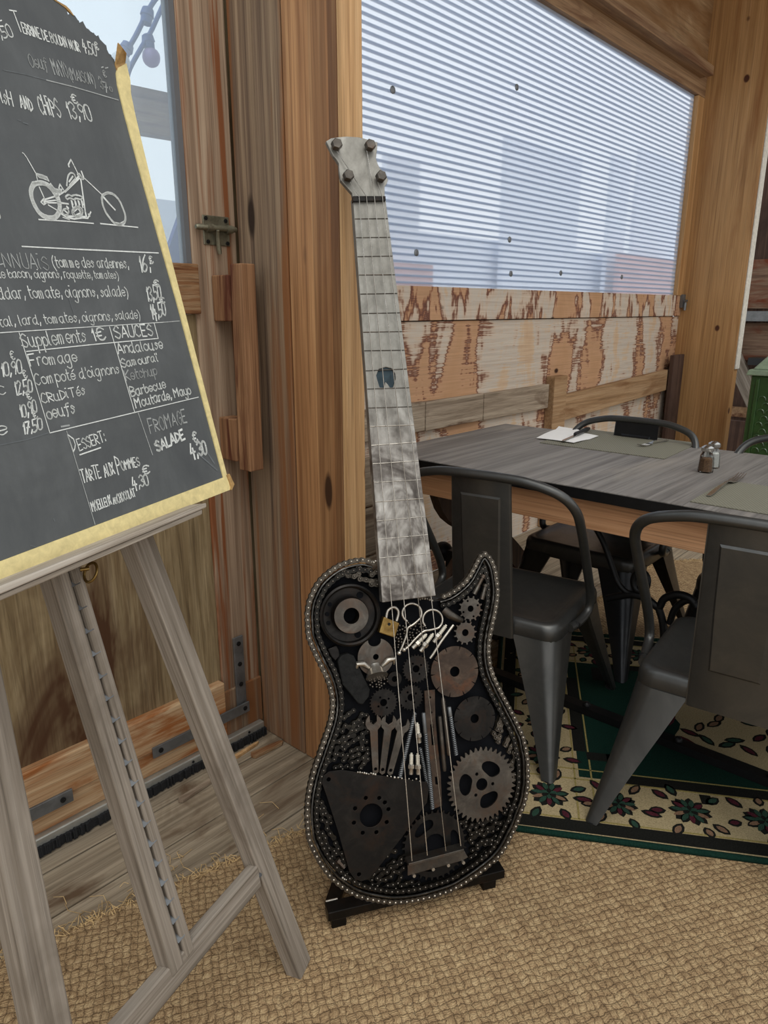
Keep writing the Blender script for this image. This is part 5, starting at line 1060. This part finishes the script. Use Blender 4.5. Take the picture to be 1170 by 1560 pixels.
def rrect(hx, hy, r, n=5):
    pts = []
    for cx, cy, a0 in ((hx - r, hy - r, 0), (-hx + r, hy - r, 90), (-hx + r, -hy + r, 180), (hx - r, -hy + r, 270)):
        for i in range(n + 1): a = math.radians(a0 + 90 * i / n); pts.append((cx + r * math.cos(a), cy + r * math.sin(a)))
    return pts
def loft(loops):                                   # loops of (x, y, z), same count
    mb = MB(); n = len(loops[0]); vs = [p for lp in loops for p in lp]; fs = []
    for i in range(len(loops) - 1):
        for k_ in range(n): k2 = (k_ + 1) % n; fs.append((i * n + k_, i * n + k2, (i + 1) * n + k2, (i + 1) * n + k_))
    fs.append(tuple((len(loops) - 1) * n + k_ for k_ in range(n))); fs.append(tuple(range(n - 1, -1, -1))); return mb.add(vs, fs)
SHX, SHY, SZ = .215, .237, .45
def make_chair(label, dark=False):
    t = thing('metal_chair', label, 'chair', group='metal chairs around the dining table'); m = M['gun']; md = M['gun_shade'] if dark else m  # dark: back and legs toned as shaded, seat and hoop as lit
    lp = []
    for ins_, z, r in ((.004, SZ - .062, .045), (0, SZ - .055, .047), (0, SZ - .022, .05), (.004, SZ - .008, .05), (.013, SZ - .001, .048), (.022, SZ, .044), (.034, SZ - .003, .04), (.042, SZ - .006, .036)):
        lp.append([(x, y, z) for x, y in rrect(SHX - ins_, SHY - ins_, r)])
    loft(lp).build('seat', m, t, smooth=50)
    for sx in (-1, 1):
        for sy in (-1, 1):
            ss = []; N = 7
            for i in range(N):
                f = i / (N - 1); z = (SZ - .05) * (1 - f) + .0185 * f; A = .105 * (1 - f) ** 1.1 + .034; ox = SHX + .002 + .118 * f ** 1.1; oy = SHY + .002 + .055 * f ** 1.1; r = .042 * (1 - f) + .012; th = .012
                prof = [(-A, 0)] + [(-r + r * math.sin(math.radians(a)), -r + r * math.cos(math.radians(a))) for a in (0, 22, 45, 67, 90)] + [(0, -A), (-th, -A), (-th - r * .2, -th - r * .2), (-A, -th)]
                ss.append([((ox + x) * sx, (oy + y) * sy, z) for x, y in prof])
            if sx * sy > 0: ss = [lp_[::-1] for lp_ in ss]
            lg = loft(ss[::-1]); lo = lg.build('leg', md, t, smooth=35)
            f_ = MB(); cx_, cy_ = sx * (SHX + .12 - .018), sy * (SHY + .057 - .018); f_.lathe((cx_, cy_, .0105), (cx_, cy_, .021), [(0, .017), (1, .019)], 12); f_.build('rubber_foot', M['black_brush'], lo, smooth=40)
    hoop = []
    for sy in (-1, 1):
        side = [(-.115, sy * (SHY + .004), .415), (-.05, sy * (SHY + .016), .418), (.0, sy * (SHY + .024), .44), (-.005, sy * (SHY + .028), .49), (-.06, sy * (SHY + .03), .58), (-.17, sy * (SHY + .035), .74), (-.225, sy * (SHY + .03), .815), (-.26, sy * (SHY - .005), .862), (-.275, sy * (SHY - .08), .887)]
        hoop.append(side)
    path = hoop[0] + [(-.28, -.08, .895), (-.28, .08, .895)] + hoop[1][::-1]
    MB().tube(catmull([Vector(p) for p in path], 5), .0138, 12).build('back_frame', m, t, smooth=60)
    bk = MB()
    for sy in (-1, 1): bk.lathe((-.085, sy * (SHY - .002), .416), (-.085, sy * (SHY + .024), .416), [(0, .013), (.7, .013), (1, .009)], 8)
    bk.build('bracket', M['iron'], t, smooth=40)
    sl = MB(); rows = []; NU = 9; W0, W1 = .103, .094
    for i in range(NU):
        f = i / (NU - 1); z = .385 + (.885 - .385) * f; x = -.222 - .058 * max(0, (f - .05)) ** .9; w = W0 + (W1 - W0) * f
        rows.append((x, w, z))
    v = []; f_ = []
    for x, w, z in rows:
        for s_ in (-1, -.92, .92, 1): v.append((x - (.0 if abs(s_) < 1 else -.006), w * s_, z))
    for x, w, z in rows:
        for s_ in (-1, -.92, .92, 1): v.append((x + .004, w * s_, z))
    n4 = NU * 4
    for i in range(NU - 1):
        for k_ in range(3): a = i * 4 + k_; f_.append((a, a + 4, a + 5, a + 1)); f_.append((n4 + a, n4 + a + 1, n4 + a + 5, n4 + a + 4))
        for a, b in ((i * 4, i * 4 + 4), (i * 4 + 7, i * 4 + 3)): f_.append((a, n4 + a, n4 + b, b))
    f_.append((0, 1, 2, 3, n4 + 3, n4 + 2, n4 + 1, n4)); q = (NU - 1) * 4; f_.append((q + 3, q + 2, q + 1, q, n4 + q, n4 + q + 1, n4 + q + 2, n4 + q + 3))
    sl.add(v, f_); bo_ = sl.build('backrest', md, t, smooth=40)
    em = MB()                                       # pressed panel, raised on both faces
    for so in (-1, 1):
        E0 = []
        for ins_, o in ((0, 0), (.006, .0045), (.02, .0045)):
            q = []
            for z, w in ((.50, .068), (.82, .064)):
                pass
            zz0, zz1 = .50 + ins_, .835 - ins_; w0, w1 = .058 - ins_ * .8, .066 - ins_ * .8
            def xz(z): f = (z - .385) / .5; return -.222 - .058 * max(0, f - .05) ** .9
            xo = (lambda z: xz(z) - o - .0005) if so < 0 else (lambda z: xz(z) + .0045 + o)
            E0.append([(xo(zz0), -w0, zz0), (xo(zz0), w0, zz0), (xo((zz0 + zz1) / 2), (w0 + w1) / 2, (zz0 + zz1) / 2), (xo(zz1), w1 * .96, zz1), (xo(zz1), -w1 * .96, zz1), (xo((zz0 + zz1) / 2), -(w0 + w1) / 2, (zz0 + zz1) / 2)])
        if so > 0: E0 = [l[::-1] for l in E0]
        l_ = loft(E0); em.add(l_.v, l_.f)
    em.build('pressed_panel', md, bo_, smooth=25)
    return t
def place(t, x, y, rz): t.matrix_basis = Matrix.Translation((x, y, 0)) @ Matrix.Rotation(math.radians(rz), 4, 'Z')
def dup(root, label):
    r = root.copy(); COL.objects.link(r); r['label'] = label
    for ch in list(root.children):
        q = ch.copy(); COL.objects.link(q); q.parent = r
        for g in ch.children: d = g.copy(); COL.objects.link(d); d.parent = q
    return r
cA = make_chair('grey metal chair standing just behind the pointed horn of the guitar'); place(cA, 1.935, 1.165, 9)
cB = dup(cA, 'grey metal chair at the near fork-only placemat, broad back panel towards us'); place(cB, 1.935, .425, 6)
cC = make_chair('shade-toned metal chair across the table, facing us behind the napkin', True); place(cC, 2.68, 1.21, 180)
cD = dup(cC, 'shade-toned metal chair across the table near the green stove, only its hoop showing'); place(cD, 2.68, .52, 180)

# placemats, napkin, cutlery, shakers
def weave_mat():
    k = NT('olive_grey_woven_vinyl'); s = k.sep(k.coords((1, 1, 1), (0, 0, .2))); P = math.pi / .006
    h = k.math('MULTIPLY', k.math('SINE', k.math('MULTIPLY', s[0], P)), k.math('SINE', k.math('MULTIPLY', s[1], P)))
    return k.finish(k.ramp(h, [(0.0, '#6c695b'), (0.5, '#7b7868'), (1.0, '#8d8a78')]), 0.6, 0, h, 0.3, 0.001, 0.3)
M['placemat'] = weave_mat(); M['napkin'] = plain('white_paper_napkin', '#e6e3de', 0.85, 0, 0.04, 30, 0.15); M['cutlery'] = plain('stainless_cutlery', '#b9b6b0', 0.22, 0.95); M['blackp'] = plain('black_plastic_handle', '#1d1d1f', 0.4)
def flat(name, pts, z0, z1, mat, label, cat, group=None, bev=0.0):
    o = MB().prism([(p.x, p.y) for p in pts], z0, z1).build(name, mat, bevel=bev); return tag(o, label, cat, group)
pm1 = [on_z(x, y, TZ) for x, y in ((822, 675), (884, 653), (1064, 676), (1012, 700))]
flat('placemat', pm1, TZ + .0005, TZ + .003, M['placemat'], 'olive grey woven placemat under the white napkin', 'placemat')
q = [on_z(x, y, TZ) for x, y in ((1051, 765), (1107, 733))]; ux = (q[1] - q[0]).normalized(); vx = Vector((ux.y, -ux.x, 0))
flat('placemat', [q[0], q[1], q[1] + vx * .45, q[0] + vx * .45], TZ + .0005, TZ + .003, M['placemat'], 'olive grey woven placemat on the near edge, only a fork on it', 'placemat')
nq = [on_z(x, y, TZ + .005) for x, y in ((817, 667), (851, 652.5), (912, 665), (874, 675.5))]
nb = MB(); N_ = 8; rr = random.Random(6); v = []
for i in range(N_ + 1):
    for j in range(N_ + 1):
        a, b = i / N_, j / N_; p = (nq[0] * (1 - a) + nq[3] * a) * (1 - b) + (nq[1] * (1 - a) + nq[2] * a) * b
        v.append((p.x, p.y, TZ + .0045 + .004 * abs(math.sin(3.1 * b + 1.2 * a)) + .004 * (a * (1 - a)) + (.010 if (b > .95 and a < .6) else 0)))
n1 = len(v); v += [(x, y, z - .0012) for x, y, z in v]; f = []
for i in range(N_):
    for j in range(N_):
        a = i * (N_ + 1) + j; f.append((a, a + N_ + 1, a + N_ + 2, a + 1)); f.append((n1 + a, n1 + a + 1, n1 + a + N_ + 2, n1 + a + N_ + 1))
nb.add(v, f); tag(nb.build('napkin', M['napkin'], smooth=50), 'white paper napkin lying unfolded under the steak knife', 'napkin')
def along(p, q, prof, mat, name, z0, z1, parent, mm):
    d = (q - p); L = d.length; d = d / L; n = Vector((-d.y, d.x, 0)); pts = [p + d * (a * L) + n * b for a, b in prof]
    return MB().prism([(k_.x, k_.y) for k_ in pts], z0, z1).build(name, mat, parent, mm, bevel=.0006)
p, q = on_z(855, 673, TZ + .012), on_z(897, 655.5, TZ + .012)
kn = thing('steak_knife', 'steak knife with black handle resting on the white napkin', 'knife', loc=(p.x, p.y, TZ + .012)); im2 = world_in(kn)
along(p, q, [(0, 0), (.1, .007), (.5, .009), (.5, -.006), (.1, -.006)], M['cutlery'], 'blade', TZ + .0135, TZ + .015, kn, im2)
d = (q - p); MB().tube([(p + d * t).xy.to_3d() + Vector((0, 0, TZ + .020)) for t in (.47, .52, .7, .9, 1.0)], [.007, .0095, .0085, .0105, .007], 8).build('handle', M['blackp'], kn, im2, smooth=50)
def fork(tip, tail, label, w, z):
    p, q = on_z(*tip, z), on_z(*tail, z); d = (q - p); L = d.length; d = d / L; n = Vector((-d.y, d.x, 0)); mb = MB(); o = thing('fork', label, 'fork', loc=(p.x, p.y, z), group='dinner forks')
    def pt(t, s_, h=0.0): r = p + d * (t * L) + n * s_; return Vector((r.x, r.y, z + h))
    for k_ in range(4):
        s_ = w * (-.84 + .56 * k_); MB().tube([pt(0, s_, .010), pt(.12, s_, .004), pt(.28, s_ * .95, .004)], [.0012, .0021, .0026], 6).build('tine', M['cutlery'], o, world_in(o), smooth=50)
    rows = [(.26, w), (.32, w * 1.02), (.38, w * .7), (.43, w * .3), (.5, w * .26), (.7, w * .38), (.9, w * .52), (1, w * .42)]; v = []; f = []
    for i, (t, ww) in enumerate(rows):
        h = (.004, .003, .004, .009, .013, .011, .005, .003)[i]
        for s_, hh in ((-1, 0), (1, 0), (1, .0022), (-1, .0022)): v.append(pt(t, ww * s_, h + hh))
    for i in range(len(rows) - 1):
        for k_ in range(4): k2 = (k_ + 1) % 4; f.append((i * 4 + k_, i * 4 + k2, i * 4 + 4 + k2, i * 4 + 4 + k_))
    m_ = len(rows) - 1; f += [(3, 2, 1, 0), (m_ * 4, m_ * 4 + 1, m_ * 4 + 2, m_ * 4 + 3)]; mb.add(v, f).build('handle', M['cutlery'], o, world_in(o), smooth=40)
fork((974, 681), (1017, 672), 'steel fork lying on the placemat that holds the napkin', .013, TZ + .0035)
fork((1131, 725), (1079, 757), 'steel fork lying on the otherwise empty near placemat', .0135, TZ + .0035)
def glass_mat():
    k = NT('thin_clear_glass'); tr = k.n('BsdfTransparent'); tr.inputs[0].default_value = (.93, .95, .94, 1); gl = k.n('BsdfGlossy', Roughness=.03); fz = k.n('Fresnel', IOR=1.45)
    m = k.n('MixShader'); k.lk(fz.outputs[0], m.inputs[0]); k.lk(tr.outputs[0], m.inputs[1]); k.lk(gl.outputs[0], m.inputs[2]); k.lk(m.outputs[0], k.out.inputs[0]); return k.mat
M['glass'] = glass_mat()
def shaker(px, label, fill_mat, fh):
    p = on_z(*px, TZ); o = thing('spice_shaker', label, 'shaker', loc=(p.x, p.y, TZ), group='glass shakers on the table')
    H_ = .088
    MB().lathe((0, 0, .0004), (0, 0, H_), [(0, .024), (.04, .026), (.62, .0225), (.74, .017), (.8, .017)], 8).build('jar', M['glass'], o)
    MB().lathe((0, 0, .004), (0, 0, .004 + fh), [(0, .0215), (.9, .0195), (1, .017)], 8).build('spice', fill_mat, o)
    cp = MB().lathe((0, 0, .072), (0, 0, H_ + .004), [(0, .0195), (.1, .0205), (.6, .0205), (.75, .017), (1, .008)], 16).build('cap', M['cutlery'], o, smooth=40)
shaker((1074, 719), 'glass shaker of brown pepper with steel cap, in front', plain('cracked_brown_pepper', '#7a5a40', 0.8, 0, 0.6, 300, 0.5), .045)
shaker((1084, 712), 'glass shaker of white salt hiding behind the pepper', plain('white_table_salt', '#d9d6cf', 0.8, 0, 0.1, 200), .05)

M['enamel'] = plain('dark_green_enamel', '#2c4a22', 0.35, 0, 0.3, 14, 0.15, coat=.3); M['enamel_pale'] = plain('pale_green_enamel', '#7f8f76', 0.45, 0, 0.25, 16, 0.2)
sv = thing('cast_iron_stove', 'ornate green enamelled cast iron stove behind the table', 'stove', loc=(5.7, 1.1, 0))
a = on_x(1147, 556, 5.45); sx0, sy1, top = 5.45 - 5.7, a.y - 1.1, a.z
MB().box(sx0, sx0 + .5, sy1 - .62, sy1, .08, top - .07).build('body', M['enamel'], sv, bevel=.01)
MB().hexa([(sx0 - .03, sy1 - .65, top - .07), (sx0 + .53, sy1 - .65, top - .07), (sx0 + .53, sy1 + .03, top - .07), (sx0 - .03, sy1 + .03, top - .07)], [(sx0 - .02, sy1 - .64, top - .03), (sx0 + .52, sy1 - .64, top - .03), (sx0 + .52, sy1 + .02, top - .03), (sx0 - .02, sy1 + .02, top - .03)]).build('top_plate', M['enamel_pale'], sv, bevel=.008)
MB().hexa([(sx0, sy1 - .62, top - .03), (sx0 + .5, sy1 - .62, top - .03), (sx0 + .5, sy1, top - .03), (sx0, sy1, top - .03)], [(sx0 + .12, sy1 - .5, top + .13), (sx0 + .38, sy1 - .5, top + .13), (sx0 + .38, sy1 - .12, top + .13), (sx0 + .12, sy1 - .12, top + .13)]).build('lid', M['enamel_pale'], sv, bevel=.012)
rel = MB()
for i in range(14):
    for j in range(9):
        cy = sy1 - .09 - j * .055 - (.0275 if i % 2 else 0); cz = .2 + i * .045
        if cz > top - .2: continue
        rel.tube([(sx0 - .003, cy + .024 * math.cos(t), cz + .028 * math.sin(t)) for t in [math.pi * k_ / 6 for k_ in range(7)]], .005, 5)
rel.build('scale_relief', M['enamel'], sv, smooth=60)
MB().box(sx0 - .012, sx0 - .001, sy1 - .06, sy1 - .035, .1, top - .09).build('corner_bead', M['enamel'], sv, bevel=.004)
for x in (sx0 + .02, sx0 + .42):
    for y in (sy1 - .6, sy1 - .06): MB().box(x, x + .05, y, y + .05, 0.0105, .081).build('leg', M['enamel'], sv)
